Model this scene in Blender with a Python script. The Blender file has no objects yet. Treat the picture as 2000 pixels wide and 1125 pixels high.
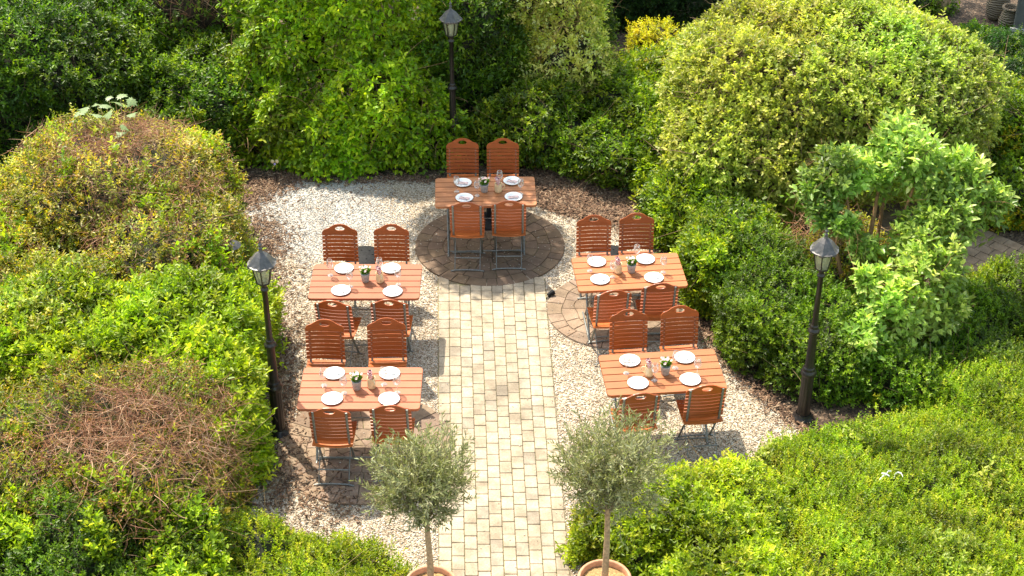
import bpy, bmesh, math, random
import numpy as np
from mathutils import Vector, Matrix
rng = np.random.default_rng(7)
random.seed(7)
scene = bpy.context.scene
COL = scene.collection
PI = math.pi

# ---------------------------------------------------------------- camera model (metres)
F, TH, HC = 3080.0, math.radians(33.6), 10.3
CT, ST = math.cos(TH), math.sin(TH)
def at(px, py, z=0.0):
    """a point of the photograph at height z -> world x, y"""
    u = (px-1000)/F; v = (py-562.5)/F
    dy = CT - v*ST; dz = -ST - v*CT
    t = (z-HC)/dz
    return (u*t, dy*t)
def project(P):
    P = np.asarray(P, float)
    z = P[:, 2]-HC
    Z = P[:, 1]*CT - z*ST
    return 1000+F*P[:, 0]/Z, 562.5+F*-(P[:, 1]*ST+z*CT)/Z

# ---------------------------------------------------------------- tagging
def tag(o, label=None, cat=None, group=None, kind=None):
    if label: o['label'] = label
    if cat: o['category'] = cat
    if group: o['group'] = group
    if kind: o['kind'] = kind
    return o
def empty(name, loc=(0, 0, 0), rz=0, parent=None):
    o = bpy.data.objects.new(name, None); COL.objects.link(o)
    o.location = loc; o.rotation_euler = (0, 0, rz); o.parent = parent
    o.empty_display_size = .1
    return o
def thing(name, label, cat, loc=(0, 0, 0), rz=0, group=None):
    return tag(empty(name, loc, rz), label, cat, group)
def copy_tree(o, parent=None):
    c = o.copy(); COL.objects.link(c); c.parent = parent
    for ch in list(o.children): copy_tree(ch, c)
    return c

# ---------------------------------------------------------------- mesh collector
class MB:
    def __init__(s): s.v = []; s.f = []; s.m = []; s.sm = []
    def add(s, V, Fs, mi=0, smooth=False):
        b = len(s.v); s.v += [tuple(map(float, q)) for q in V]
        for f in Fs: s.f.append([b+i for i in f]); s.m.append(mi); s.sm.append(smooth)
    def box(s, c, size, mi=0, rot=None, bev=0.0):
        x, y, z = size[0]/2, size[1]/2, size[2]/2
        if bev:
            b = min(bev, x*.9, y*.9, z*.9)
            V = []
            for sx in (-1, 1):
                for sy in (-1, 1):
                    for sz in (-1, 1):
                        V += [(sx*x, sy*(y-b), sz*(z-b)), (sx*(x-b), sy*y, sz*(z-b)), (sx*(x-b), sy*(y-b), sz*z)]
            bm = bmesh.new(); [bm.verts.new(v) for v in V]
            r = bmesh.ops.convex_hull(bm, input=bm.verts)
            bm.verts.index_update()
            V = [v.co.copy() for v in bm.verts]; Fs = [[v.index for v in f.verts] for f in bm.faces]; bm.free()
        else:
            V = [Vector((a*x, b_*y, c_*z)) for a in (-1, 1) for b_ in (-1, 1) for c_ in (-1, 1)]
            Fs = [(0, 1, 3, 2), (4, 6, 7, 5), (0, 4, 5, 1), (2, 3, 7, 6), (0, 2, 6, 4), (1, 5, 7, 3)]
        M = rot if rot is not None else Matrix.Identity(3)
        s.add([M @ Vector(v)+Vector(c) for v in V], Fs, mi)
    def tube(s, pts, r, n=8, mi=0, caps=True, flat=None):
        pts = [Vector(p) for p in pts]
        R = r if isinstance(r, (list, tuple)) else [r]*len(pts)
        V = []; Fs = []
        up = None
        for i, p in enumerate(pts):
            d = (pts[min(i+1, len(pts)-1)]-pts[max(i-1, 0)]).normalized()
            if up is None:
                up = Vector((0, 0, 1)) if abs(d.z) < .9 else Vector((1, 0, 0))
            a = d.cross(up).normalized(); b = a.cross(d).normalized(); up = b
            for k in range(n):
                t = 2*PI*k/n
                fx, fy = (1, 1) if flat is None else flat
                V.append(p+a*math.cos(t)*R[i]*fx+b*math.sin(t)*R[i]*fy)
        for i in range(len(pts)-1):
            for k in range(n):
                Fs.append((i*n+k, i*n+(k+1) % n, (i+1)*n+(k+1) % n, (i+1)*n+k))
        s.add(V, Fs, mi, True)
        if caps:
            s.add(V[:n], [list(range(n))[::-1]], mi); s.add(V[-n:], [list(range(n))], mi)
    def lathe(s, prof, c=(0, 0, 0), n=24, mi=0, smooth=True, ang0=0, fn=None):
        V = []; Fs = []
        for (r, z) in prof:
            for k in range(n):
                t = ang0+2*PI*k/n
                rr = r*(fn(t) if fn else 1)
                V.append((c[0]+rr*math.cos(t), c[1]+rr*math.sin(t), c[2]+z))
        for i in range(len(prof)-1):
            for k in range(n):
                Fs.append((i*n+k, i*n+(k+1) % n, (i+1)*n+(k+1) % n, (i+1)*n+k))
        s.add(V, Fs, mi, smooth)
    def disc(s, r, c, n=24, mi=0):
        s.add([(c[0]+r*math.cos(2*PI*k/n), c[1]+r*math.sin(2*PI*k/n), c[2]) for k in range(n)], [list(range(n))], mi)
    def build(s, name, mats, parent=None, cols=None):
        me = bpy.data.meshes.new(name)
        me.from_pydata(s.v, [], s.f)
        for m in (mats if isinstance(mats, (list, tuple)) else [mats]): me.materials.append(m)
        me.polygons.foreach_set('material_index', s.m)
        me.polygons.foreach_set('use_smooth', s.sm)
        me.update()
        o = bpy.data.objects.new(name, me); COL.objects.link(o); o.parent = parent
        return o
def np_mesh(name, V, Fq, mat, C=None, parent=None, smooth=False):
    """V (n,3), Fq (m,4 or 3) int array, C (n,3) colours"""
    me = bpy.data.meshes.new(name)
    k = Fq.shape[1]
    me.vertices.add(len(V)); me.vertices.foreach_set('co', np.ascontiguousarray(V, np.float32).ravel())
    me.loops.add(Fq.size); me.loops.foreach_set('vertex_index', np.ascontiguousarray(Fq, np.int32).ravel())
    me.polygons.add(len(Fq)); me.polygons.foreach_set('loop_start', np.arange(0, Fq.size, k, dtype=np.int32))
    me.polygons.foreach_set('loop_total', np.full(len(Fq), k, np.int32))
    if smooth: me.polygons.foreach_set('use_smooth', np.ones(len(Fq), bool))
    me.update(calc_edges=True)
    if C is not None:
        a = me.color_attributes.new('tint', 'FLOAT_COLOR', 'POINT')
        a.data.foreach_set('color', np.concatenate([C, np.ones((len(C), 1))], 1).astype(np.float32).ravel())
    me.materials.append(mat)
    o = bpy.data.objects.new(name, me); COL.objects.link(o); o.parent = parent
    return o

# ---------------------------------------------------------------- materials
def new_mat(name):
    m = bpy.data.materials.new(name); m.use_nodes = True
    nt = m.node_tree; nt.nodes.clear()
    return m, nt, nt.nodes, nt.links
def principled(nt, **kw):
    b = nt.nodes.new('ShaderNodeBsdfPrincipled')
    for k, v in kw.items(): b.inputs[k.replace('_', ' ')].default_value = v
    return b
def out(nt, sock):
    o = nt.nodes.new('ShaderNodeOutputMaterial'); nt.links.new(sock, o.inputs['Surface']); return o
def ramp(nt, fac, stops):
    r = nt.nodes.new('ShaderNodeValToRGB')
    while len(r.color_ramp.elements) < len(stops): r.color_ramp.elements.new(.5)
    for e, (p, c) in zip(r.color_ramp.elements, stops): e.position = p; e.color = (*c, 1)
    nt.links.new(fac, r.inputs['Fac']); return r.outputs['Color']
def noise(nt, scale, detail=4, vec=None, rough=.5, dist=0):
    n = nt.nodes.new('ShaderNodeTexNoise'); n.inputs['Scale'].default_value = scale
    n.inputs['Detail'].default_value = detail; n.inputs['Roughness'].default_value = rough
    n.inputs['Distortion'].default_value = dist
    if vec is not None: nt.links.new(vec, n.inputs['Vector'])
    return n
def mixc(nt, fac, a, b, mode='MIX'):
    m = nt.nodes.new('ShaderNodeMix'); m.data_type = 'RGBA'; m.blend_type = mode
    for sock, val in ((m.inputs['Factor'], fac), (m.inputs[6], a), (m.inputs[7], b)):
        if hasattr(val, 'links'): nt.links.new(val, sock)
        else: sock.default_value = val if not isinstance(val, tuple) else (*val, 1)[:4]
    return m.outputs[2]
def bump(nt, h, strength=.4, dist=.01):
    b = nt.nodes.new('ShaderNodeBump'); b.inputs['Strength'].default_value = strength
    b.inputs['Distance'].default_value = dist; nt.links.new(h, b.inputs['Height']); return b.outputs['Normal']
def coords(nt, which='Object', scale=None):
    t = nt.nodes.new('ShaderNodeTexCoord')
    if scale is None: return t.outputs[which]
    mp = nt.nodes.new('ShaderNodeMapping'); mp.inputs['Scale'].default_value = scale
    nt.links.new(t.outputs[which], mp.inputs['Vector']); return mp.outputs['Vector']

def leaf_mat(name, trans=.45, rough=.42, tboost=(1.25, 1.35, .55), under=None):
    m, nt, N, L = new_mat(name)
    a = N.new('ShaderNodeVertexColor'); a.layer_name = 'tint'
    col = a.outputs['Color']
    nz = noise(nt, 45, 2, coords(nt))
    col = mixc(nt, .35, col, mixc(nt, 1.0, col, ramp(nt, nz.outputs['Fac'], [(.35, (.55, .6, .5)), (.65, (1.25, 1.2, 1.2))]), 'MULTIPLY'))
    if under:
        g = N.new('ShaderNodeNewGeometry')
        col = mixc(nt, g.outputs['Backfacing'], col, under)
    p = principled(nt, Roughness=rough); p.inputs['Specular IOR Level'].default_value = .45
    L.new(col, p.inputs['Base Color'])
    t = N.new('ShaderNodeBsdfTranslucent')
    L.new(mixc(nt, 1.0, col, tboost, 'MULTIPLY'), t.inputs['Color'])
    mx = N.new('ShaderNodeMixShader'); mx.inputs[0].default_value = trans
    L.new(p.outputs[0], mx.inputs[1]); L.new(t.outputs[0], mx.inputs[2]); out(nt, mx.outputs[0])
    return m
def tint_mat(name, rough=.8, nscale=60, namp=.4, bumpd=.002):
    m, nt, N, L = new_mat(name)
    a = N.new('ShaderNodeVertexColor'); a.layer_name = 'tint'
    nz = noise(nt, nscale, 4, coords(nt))
    col = mixc(nt, namp, a.outputs['Color'], mixc(nt, 1.0, a.outputs['Color'], ramp(nt, nz.outputs['Fac'], [(.3, (.4, .4, .4)), (.7, (1.5, 1.45, 1.4))]), 'MULTIPLY'))
    p = principled(nt, Roughness=rough); L.new(col, p.inputs['Base Color'])
    L.new(bump(nt, nz.outputs['Fac'], .5, bumpd), p.inputs['Normal'])
    out(nt, p.outputs[0]); return m
def simple_mat(name, c, rough=.5, metal=0, nscale=30, var=.15, bumpd=.001, coat=0, spec=.5):
    m, nt, N, L = new_mat(name)
    nz = noise(nt, nscale, 5, coords(nt))
    lo = tuple(x*(1-var) for x in c); hi = tuple(min(1, x*(1+var)) for x in c)
    p = principled(nt, Roughness=rough, Metallic=metal); p.inputs['Coat Weight'].default_value = coat
    p.inputs['Specular IOR Level'].default_value = spec
    L.new(ramp(nt, nz.outputs['Fac'], [(.3, lo), (.7, hi)]), p.inputs['Base Color'])
    L.new(bump(nt, nz.outputs['Fac'], .4, bumpd), p.inputs['Normal'])
    out(nt, p.outputs[0]); return m
def wood_mat(name, c, rough=.4, coat=.3, sc=(3, 60, 60), var=.3, weather=0):
    m, nt, N, L = new_mat(name)
    oi = N.new('ShaderNodeObjectInfo')
    v = coords(nt, 'Object', sc)
    add = N.new('ShaderNodeVectorMath'); add.operation = 'ADD'; L.new(v, add.inputs[0])
    mul = N.new('ShaderNodeMath'); mul.operation = 'MULTIPLY'; mul.inputs[1].default_value = 30; L.new(oi.outputs['Random'], mul.inputs[0])
    L.new(mul.outputs[0], add.inputs[1])
    nz = noise(nt, 1, 5, add.outputs[0], .6, .4)
    nb = noise(nt, 5, 3, coords(nt))
    col = ramp(nt, nz.outputs['Fac'], [(.25, tuple(x*(1-var) for x in c)), (.55, c), (.8, tuple(min(1, x*(1+var*.7)) for x in c))])
    col = mixc(nt, .25+weather, col, mixc(nt, 1.0, col, ramp(nt, nb.outputs['Fac'], [(.3, (.6, .6, .62)), (.7, (1.3, 1.3, 1.3))]), 'MULTIPLY'))
    mr = N.new('ShaderNodeMapRange'); mr.inputs['To Min'].default_value = .78; mr.inputs['To Max'].default_value = 1.18; L.new(oi.outputs['Random'], mr.inputs['Value'])
    hs = N.new('ShaderNodeHueSaturation'); L.new(mr.outputs[0], hs.inputs['Value']); L.new(col, hs.inputs['Color']); col = hs.outputs['Color']
    p = principled(nt, Roughness=rough); p.inputs['Coat Weight'].default_value = coat; p.inputs['Coat Roughness'].default_value = .25
    L.new(col, p.inputs['Base Color']); L.new(bump(nt, nz.outputs['Fac'], .3, .001), p.inputs['Normal'])
    out(nt, p.outputs[0]); return m

M = {}
M['leaf'] = leaf_mat('leaf_green')
M['leaf_gloss'] = leaf_mat('leaf_glossy', .42, .36)
M['leaf_olive'] = leaf_mat('leaf_olive', .22, .55, (1.2, 1.15, .6), (.36, .36, .20))
M['stem'] = tint_mat('twig_bark', .85, 40)
M['stone_tint'] = tint_mat('gravel_stone', .75, 90, .3)
M['chip'] = tint_mat('bark_chip', .9, 80, .5)
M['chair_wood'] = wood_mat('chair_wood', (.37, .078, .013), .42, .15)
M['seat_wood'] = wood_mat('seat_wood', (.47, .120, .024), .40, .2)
M['steel'] = simple_mat('galvanised_steel', (.23, .235, .22), .45, .55, 60, .3)
M['table_pink'] = wood_mat('table_wood_pink', (.42, .132, .055), .6, .0, (2.5, 50, 50), .14)
M['table_orange'] = wood_mat('table_wood_orange', (.43, .137, .038), .6, .0, (2.5, 50, 50), .18)
M['table_brown'] = wood_mat('table_wood_brown', (.35, .13, .045), .55, .0, (2.5, 50, 50), .35, .3)
M['lamp_black'] = simple_mat('lamp_black_paint', (.022, .018, .017), .35, .2, 50, .3, .0008)
M['lamp_roof'] = simple_mat('lamp_roof_metal', (.105, .098, .095), .45, .4, 30, .25, .0008)
M['black_plastic'] = simple_mat('black_rubber', (.016, .016, .017), .7, 0, 25, .4, .003, 0, .2)
M['porcelain'] = simple_mat('porcelain', (.86, .86, .85), .18, 0, 10, .02, .0001, .4)
M['napkin'] = simple_mat('napkin_paper', (.80, .78, .77), .85, 0, 80, .03, .001)
M['napkin_pink'] = simple_mat('napkin_pink', (.72, .50, .47), .85, 0, 80, .06, .001)
M['cutlery'] = simple_mat('cutlery_steel', (.45, .44, .42), .25, .9, 20, .1)
M['pot_grey'] = simple_mat('concrete_pot', (.40, .385, .36), .85, 0, 40, .25, .003)
M['jug'] = simple_mat('glazed_cream', (.78, .60, .34), .28, 0, 18, .2, .001, .4)
M['terracotta'] = simple_mat('terracotta', (.55, .27, .15), .8, 0, 25, .18, .002)
M['soil'] = simple_mat('pot_soil', (.36, .22, .09), .95, 0, 60, .5, .012)
M['petal'] = simple_mat('petal_pink', (.80, .56, .56), .6, 0, 60, .12)
M['petal_white'] = simple_mat('petal_cream', (.62, .54, .28), .6, 0, 60, .12)
M['petal_violet'] = simple_mat('petal_violet', (.35, .30, .65), .6, 0, 60, .12)
M['petal_centre'] = simple_mat('flower_centre', (.65, .40, .04), .7, 0, 60, .12)
M['straw'] = simple_mat('wooden_handle', (.50, .33, .16), .6, 0, 60, .12)
M['ribbon'] = simple_mat('white_ribbon', (.52, .52, .47), .5, 0, 30, .05)
M['grey_metal'] = simple_mat('grey_cabinet', (.10, .105, .10), .6, .1, 8, .25)
M['woven'] = None
M['bulb'] = simple_mat('frosted_bulb', (.75, .74, .68), .3, 0, 30, .03)
def glass(name, tint=(.97, .97, .96), gl=.16, rough=.03):
    m, nt, N, L = new_mat(name)
    t = N.new('ShaderNodeBsdfTransparent'); t.inputs[0].default_value = (*tint, 1)
    g0 = N.new('ShaderNodeBsdfGlossy'); g0.inputs['Roughness'].default_value = rough
    df = N.new('ShaderNodeBsdfDiffuse'); df.inputs[0].default_value = (.9, .9, .9, 1)
    g = N.new('ShaderNodeMixShader'); g.inputs[0].default_value = .3; L.new(g0.outputs[0], g.inputs[1]); L.new(df.outputs[0], g.inputs[2])
    fr = N.new('ShaderNodeLayerWeight'); fr.inputs['Blend'].default_value = gl*2
    mx = N.new('ShaderNodeMixShader'); mt = N.new('ShaderNodeMath'); mt.operation = 'MULTIPLY_ADD'
    mt.inputs[1].default_value = .75; mt.inputs[2].default_value = .06
    L.new(fr.outputs['Facing'], mt.inputs[0]); L.new(mt.outputs[0], mx.inputs[0])
    L.new(t.outputs[0], mx.inputs[1]); L.new(g.outputs[0], mx.inputs[2]); out(nt, mx.outputs[0]); return m
M['glass'] = glass('wine_glass')
def pane_mat():
    m, nt, N, L = new_mat('lantern_pane')
    p = principled(nt, Roughness=.35)
    nz = noise(nt, 60, 3, coords(nt))
    L.new(ramp(nt, nz.outputs['Fac'], [(.3, (.36, .36, .22)), (.7, (.56, .55, .38))]), p.inputs['Base Color'])
    L.new(bump(nt, nz.outputs['Fac'], .5, .002), p.inputs['Normal'])
    t = N.new('ShaderNodeBsdfTransparent'); t.inputs[0].default_value = (.85, .87, .75, 1)
    tl = N.new('ShaderNodeBsdfTranslucent'); tl.inputs[0].default_value = (.7, .7, .55, 1)
    a = N.new('ShaderNodeMixShader'); a.inputs[0].default_value = .4; L.new(p.outputs[0], a.inputs[1]); L.new(tl.outputs[0], a.inputs[2])
    b = N.new('ShaderNodeMixShader'); b.inputs[0].default_value = .55; L.new(a.outputs[0], b.inputs[1]); L.new(t.outputs[0], b.inputs[2])
    out(nt, b.outputs[0]); return m
M['pane'] = pane_mat()
def checked_mat():
    m, nt, N, L = new_mat('checked_cloth')
    ck = N.new('ShaderNodeTexChecker'); ck.inputs['Scale'].default_value = 95
    ck.inputs['Color1'].default_value = (.80, .76, .74, 1); ck.inputs['Color2'].default_value = (.50, .02, .02, 1)
    L.new(coords(nt), ck.inputs['Vector'])
    p = principled(nt, Roughness=.9); L.new(ck.outputs['Color'], p.inputs['Base Color']); out(nt, p.outputs[0]); return m
M['checked'] = checked_mat()
def woven_mat():
    m, nt, N, L = new_mat('ribbed_stone')
    w = N.new('ShaderNodeTexWave'); w.inputs['Scale'].default_value = 9; w.inputs['Distortion'].default_value = 6
    w.bands_direction = 'Z'; L.new(coords(nt), w.inputs['Vector'])
    p = principled(nt, Roughness=.9); L.new(ramp(nt, w.outputs['Fac'], [(.2, (.17, .13, .085)), (.8, (.30, .24, .17))]), p.inputs['Base Color'])
    L.new(bump(nt, w.outputs['Fac'], .8, .03), p.inputs['Normal']); out(nt, p.outputs[0]); return m
M['woven'] = woven_mat()
def ground_mat():
    m, nt, N, L = new_mat('soil_and_mulch')
    v = coords(nt, 'Object')
    vo = N.new('ShaderNodeTexVoronoi'); vo.inputs['Scale'].default_value = 34; L.new(v, vo.inputs['Vector'])
    sep = N.new('ShaderNodeSeparateColor'); L.new(vo.outputs['Color'], sep.inputs[0])
    col = ramp(nt, sep.outputs[0], [(0, (.025, .016, .010)), (.5, (.07, .042, .024)), (.85, (.14, .088, .052)), (1, (.22, .155, .10))])
    nz = noise(nt, 2.2, 4, v)
    col = mixc(nt, .6, col, mixc(nt, 1.0, col, ramp(nt, nz.outputs['Fac'], [(.3, (.5, .5, .5)), (.7, (1.3, 1.3, 1.3))]), 'MULTIPLY'))
    p = principled(nt, Roughness=.95); L.new(col, p.inputs['Base Color'])
    L.new(bump(nt, vo.outputs['Distance'], 1, .02), p.inputs['Normal']); out(nt, p.outputs[0]); return m
def gravel_mat():
    m, nt, N, L = new_mat('pale_gravel')
    v = coords(nt, 'Object')
    wn = noise(nt, 30, 2, v)
    wv = N.new('ShaderNodeVectorMath'); wv.operation = 'MULTIPLY_ADD'; wv.inputs[1].default_value = (.02, .02, 0)
    L.new(wn.outputs['Color'], wv.inputs[0]); L.new(v, wv.inputs[2])
    vo = N.new('ShaderNodeTexVoronoi'); vo.inputs['Scale'].default_value = 62; L.new(wv.outputs[0], vo.inputs['Vector'])
    sep = N.new('ShaderNodeSeparateColor'); L.new(vo.outputs['Color'], sep.inputs[0])
    tan = ramp(nt, sep.outputs[0], [(0, (.22, .16, .10)), (.2, (.44, .35, .24)), (.6, (.62, .53, .41)), (1, (.78, .72, .62))])
    wht = ramp(nt, sep.outputs[0], [(0, (.32, .28, .22)), (.2, (.46, .43, .38)), (.6, (.62, .60, .56)), (1, (.72, .71, .68))])
    # patch of fresh white chippings in the back left corner
    gx, gy = at(610, 425)
    sub = N.new('ShaderNodeVectorMath'); sub.operation = 'SUBTRACT'; sub.inputs[1].default_value = (gx, gy, 0); L.new(v, sub.inputs[0])
    sc = N.new('ShaderNodeVectorMath'); sc.operation = 'MULTIPLY'; sc.inputs[1].default_value = (1.0, .95, 0); L.new(sub.outputs[0], sc.inputs[0])
    ln = N.new('ShaderNodeVectorMath'); ln.operation = 'LENGTH'; L.new(sc.outputs[0], ln.inputs[0])
    nz = noise(nt, 4, 6, v, .65)
    ad = N.new('ShaderNodeMath'); ad.operation = 'MULTIPLY_ADD'; ad.inputs[1].default_value = 1.1; L.new(nz.outputs['Fac'], ad.inputs[0]); L.new(ln.outputs['Value'], ad.inputs[2])
    mr = N.new('ShaderNodeMapRange'); mr.inputs['From Min'].default_value = 1.65; mr.inputs['From Max'].default_value = 1.3; L.new(ad.outputs[0], mr.inputs['Value'])
    col = mixc(nt, mr.outputs[0], tan, wht)
    n2 = noise(nt, 1.6, 5, v, .6)
    col = mixc(nt, .7, col, mixc(nt, 1.0, col, ramp(nt, n2.outputs['Fac'], [(.32, (.62, .56, .48)), (.6, (1.08, 1.06, 1.02))]), 'MULTIPLY'))
    crack = ramp(nt, vo.outputs['Distance'], [(.45, (1, 1, 1)), (.8, (.42, .34, .26))])
    col = mixc(nt, 1.0, col, crack, 'MULTIPLY')
    p = principled(nt, Roughness=.85); L.new(col, p.inputs['Base Color'])
    inv = N.new('ShaderNodeMath'); inv.operation = 'SUBTRACT'; inv.inputs[0].default_value = 1; L.new(vo.outputs['Distance'], inv.inputs[1])
    L.new(bump(nt, inv.outputs[0], 1, .012), p.inputs['Normal']); out(nt, p.outputs[0]); return m
def paver_mat(name, moss=(.16, .17, .04)):
    m, nt, N, L = new_mat(name)
    a = N.new('ShaderNodeVertexColor'); a.layer_name = 'tint'
    v = coords(nt, 'Object')
    n1 = noise(nt, 3.2, 6, v, .65); n2 = noise(nt, 55, 4, v, .7); n3 = noise(nt, 11, 5, v, .6)
    col = a.outputs['Color']
    col = mixc(nt, .65, col, mixc(nt, 1.0, col, ramp(nt, n1.outputs['Fac'], [(.36, (.52, .47, .42)), (.60, (1.14, 1.12, 1.1))]), 'MULTIPLY'))
    col = mixc(nt, .5, col, mixc(nt, 1.0, col, ramp(nt, n2.outputs['Fac'], [(.32, (.55, .52, .48)), (.6, (1.12, 1.12, 1.1))]), 'MULTIPLY'))
    col = mixc(nt, .5, col, mixc(nt, 1.0, col, ramp(nt, n3.outputs['Fac'], [(.3, (.72, .68, .62)), (.65, (1.1, 1.1, 1.1))]), 'MULTIPLY'))
    p = principled(nt, Roughness=.85); L.new(col, p.inputs['Base Color'])
    L.new(bump(nt, n2.outputs['Fac'], .6, .003), p.inputs['Normal']); out(nt, p.outputs[0]); return m
def joint_mat(name, c1, c2, c3):
    m, nt, N, L = new_mat(name); v = coords(nt, 'Object')
    n1 = noise(nt, 5, 5, v); n2 = noise(nt, 90, 3, v)
    col = mixc(nt, .6, ramp(nt, n1.outputs['Fac'], [(.38, c1), (.47, c2), (.55, c3)]), ramp(nt, n2.outputs['Fac'], [(.3, (.06, .05, .03)), (.7, (.35, .3, .2))]))
    p = principled(nt, Roughness=.95); L.new(col, p.inputs['Base Color'])
    L.new(bump(nt, n2.outputs['Fac'], .7, .006), p.inputs['Normal']); out(nt, p.outputs[0]); return m
M['ground'] = ground_mat(); M['gravel'] = gravel_mat(); M['paver'] = paver_mat('concrete_pavers')
M['joint'] = joint_mat('mossy_joints', (.16, .12, .065), (.26, .20, .10), (.26, .24, .06))
M['joint_dark'] = joint_mat('dark_joints', (.06, .045, .03), (.09, .075, .035), (.22, .22, .03))

# ---------------------------------------------------------------- world, sun, camera
SUN = Vector((-.27, .42, .74)).normalized()      # towards the sun
elev = math.asin(SUN.z); azi = math.atan2(SUN.x, SUN.y)
w = bpy.data.worlds.new('World'); scene.world = w; w.use_nodes = True
nt = w.node_tree; bg = nt.nodes['Background']
sky = nt.nodes.new('ShaderNodeTexSky'); sky.sky_type = 'NISHITA'; sky.sun_disc = False
sky.sun_elevation = elev; sky.sun_rotation = azi; sky.air_density = 1.2; sky.dust_density = 1.5
nt.links.new(mixc(nt, 1.0, sky.outputs[0], (1.10, 1.0, .80), 'MULTIPLY'), bg.inputs[0]); bg.inputs[1].default_value = .15
sl = bpy.data.lights.new('sun', 'SUN'); sl.energy = 2.85; sl.angle = math.radians(.6); sl.color = (1, .93, .79)
so = bpy.data.objects.new('sun', sl); COL.objects.link(so); so.rotation_euler = SUN.to_track_quat('Z', 'Y').to_euler()
cam = bpy.data.cameras.new('camera'); co = bpy.data.objects.new('camera', cam); COL.objects.link(co)
co.location = (0, 0, HC); co.rotation_euler = (PI/2-TH, 0, 0)
cam.sensor_width = 36; cam.lens = F/2000*36; cam.clip_end = 500; scene.camera = co
scene.view_settings.view_transform = 'Standard'; scene.view_settings.look = 'None'
scene.view_settings.exposure = 1.55; scene.view_settings.gamma = 1
scene.cycles.transparent_max_bounces = 16; scene.cycles.max_bounces = 8

# ================================================================ GROUND
def sheet(name, poly, z, mat, kind='structure'):
    b = MB(); b.add([(x, y, z) for x, y in poly], [list(range(len(poly)))])
    o = b.build(name, mat); tag(o, kind=kind); return o
sheet('ground', [(-60, -40), (60, -40), (60, 80), (-60, 80)], 0, M['ground'])
GPX = [(455, 420), (500, 372), (560, 352), (700, 345), (860, 352), (980, 362), (1050, 405), (1130, 432), (1230, 440), (1310, 480), (1310, 560), (1400, 690), (1480, 770),
       (1560, 835), (1590, 880), (1500, 960), (1400, 1010), (1300, 1060), (1200, 1180), (700, 1180), (640, 1090), (560, 1030), (480, 1010), (500, 930), (525, 860), (500, 700), (455, 560)]
GP = [at(*p) for p in GPX]
sheet('gravel_area', GP, .004, M['gravel'])
def inpoly(X, Y, poly):
    ins = np.zeros(len(X), bool); n = len(poly); j = n-1
    for i in range(n):
        xi, yi = poly[i]; xj, yj = poly[j]
        c = ((yi > Y) != (yj > Y)) & (X < (xj-xi)*(Y-yi)/(yj-yi+1e-12)+xi)
        ins ^= c; j = i
    return ins
CIRCLES = [(-.27, 16.43, .92), (1.17, 15.02, .77), (-1.50, 12.55, .90)]
# path: left edge and right edge lines
def pl(y): return -.87 + (15.53-y)*.040-.0
def pr_(y): return .39 + (15.53-y)*.030
def in_path(X, Y, m=0.0): return (X > -.87+(15.53-Y)*.040-m) & (X < .39+(15.53-Y)*.030+m) & (Y < 15.75)
sheet('path', [(pl(9)-.01, 9), (pr_(9)+.01, 9), (pr_(15.7)+.01, 15.7), (pl(15.7)-.01, 15.7)], .008, M['joint'])
def fbm(P, f, seed=0, k=7):
    r = np.random.default_rng(seed); s = np.zeros(len(P))
    for i in range(k):
        d = r.normal(size=3); d /= np.linalg.norm(d); s += np.sin((P @ d)*f*(.7+.9*r.random())*(1+.35*i)+r.random()*6.28)/(1+.25*i)
    return s/2.2
def stone_prisms(outlines, mat, name, top=.024, bev=.005, tilt=.006, parent=None, cols=None):
    """outlines: list of 4..n point polygons (ccw); bevelled slabs, one mesh"""
    V = []; Fs = []; C = []
    me_v = 0
    for q, col in zip(outlines, cols):
        q = np.array(q, float); c = q.mean(0); n = len(q)
        h = top+random.uniform(-.002, .002); tx, ty = random.gauss(0, tilt), random.gauss(0, tilt)
        inner = c+(q-c)*(1-bev/np.maximum(.02, np.linalg.norm(q-c, axis=1)))[:, None]*1.0
        for ring, zz in ((q, .004), (q, h-bev*.7), (inner, h)):
            for x, y in ring: V.append((x, y, zz+((x-c[0])*tx+(y-c[1])*ty if zz > .01 else 0))); C.append(col)
        for k in range(n):
            a, b_ = k, (k+1) % n
            Fs.append([me_v+a, me_v+b_, me_v+n+b_, me_v+n+a]); Fs.append([me_v+n+a, me_v+n+b_, me_v+2*n+b_, me_v+2*n+a])
        Fs.append([me_v+2*n+k for k in range(n)]); me_v += 3*n
    me = bpy.data.meshes.new(name); me.from_pydata(V, [], Fs); me.materials.append(mat)
    a = me.color_attributes.new('tint', 'FLOAT_COLOR', 'POINT')
    a.data.foreach_set('color', np.concatenate([np.array(C), np.ones((len(C), 1))], 1).astype(np.float32).ravel())
    o = bpy.data.objects.new(name, me); COL.objects.link(o); o.parent = parent; return o
outl = []; cols = []
NC = 10
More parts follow.
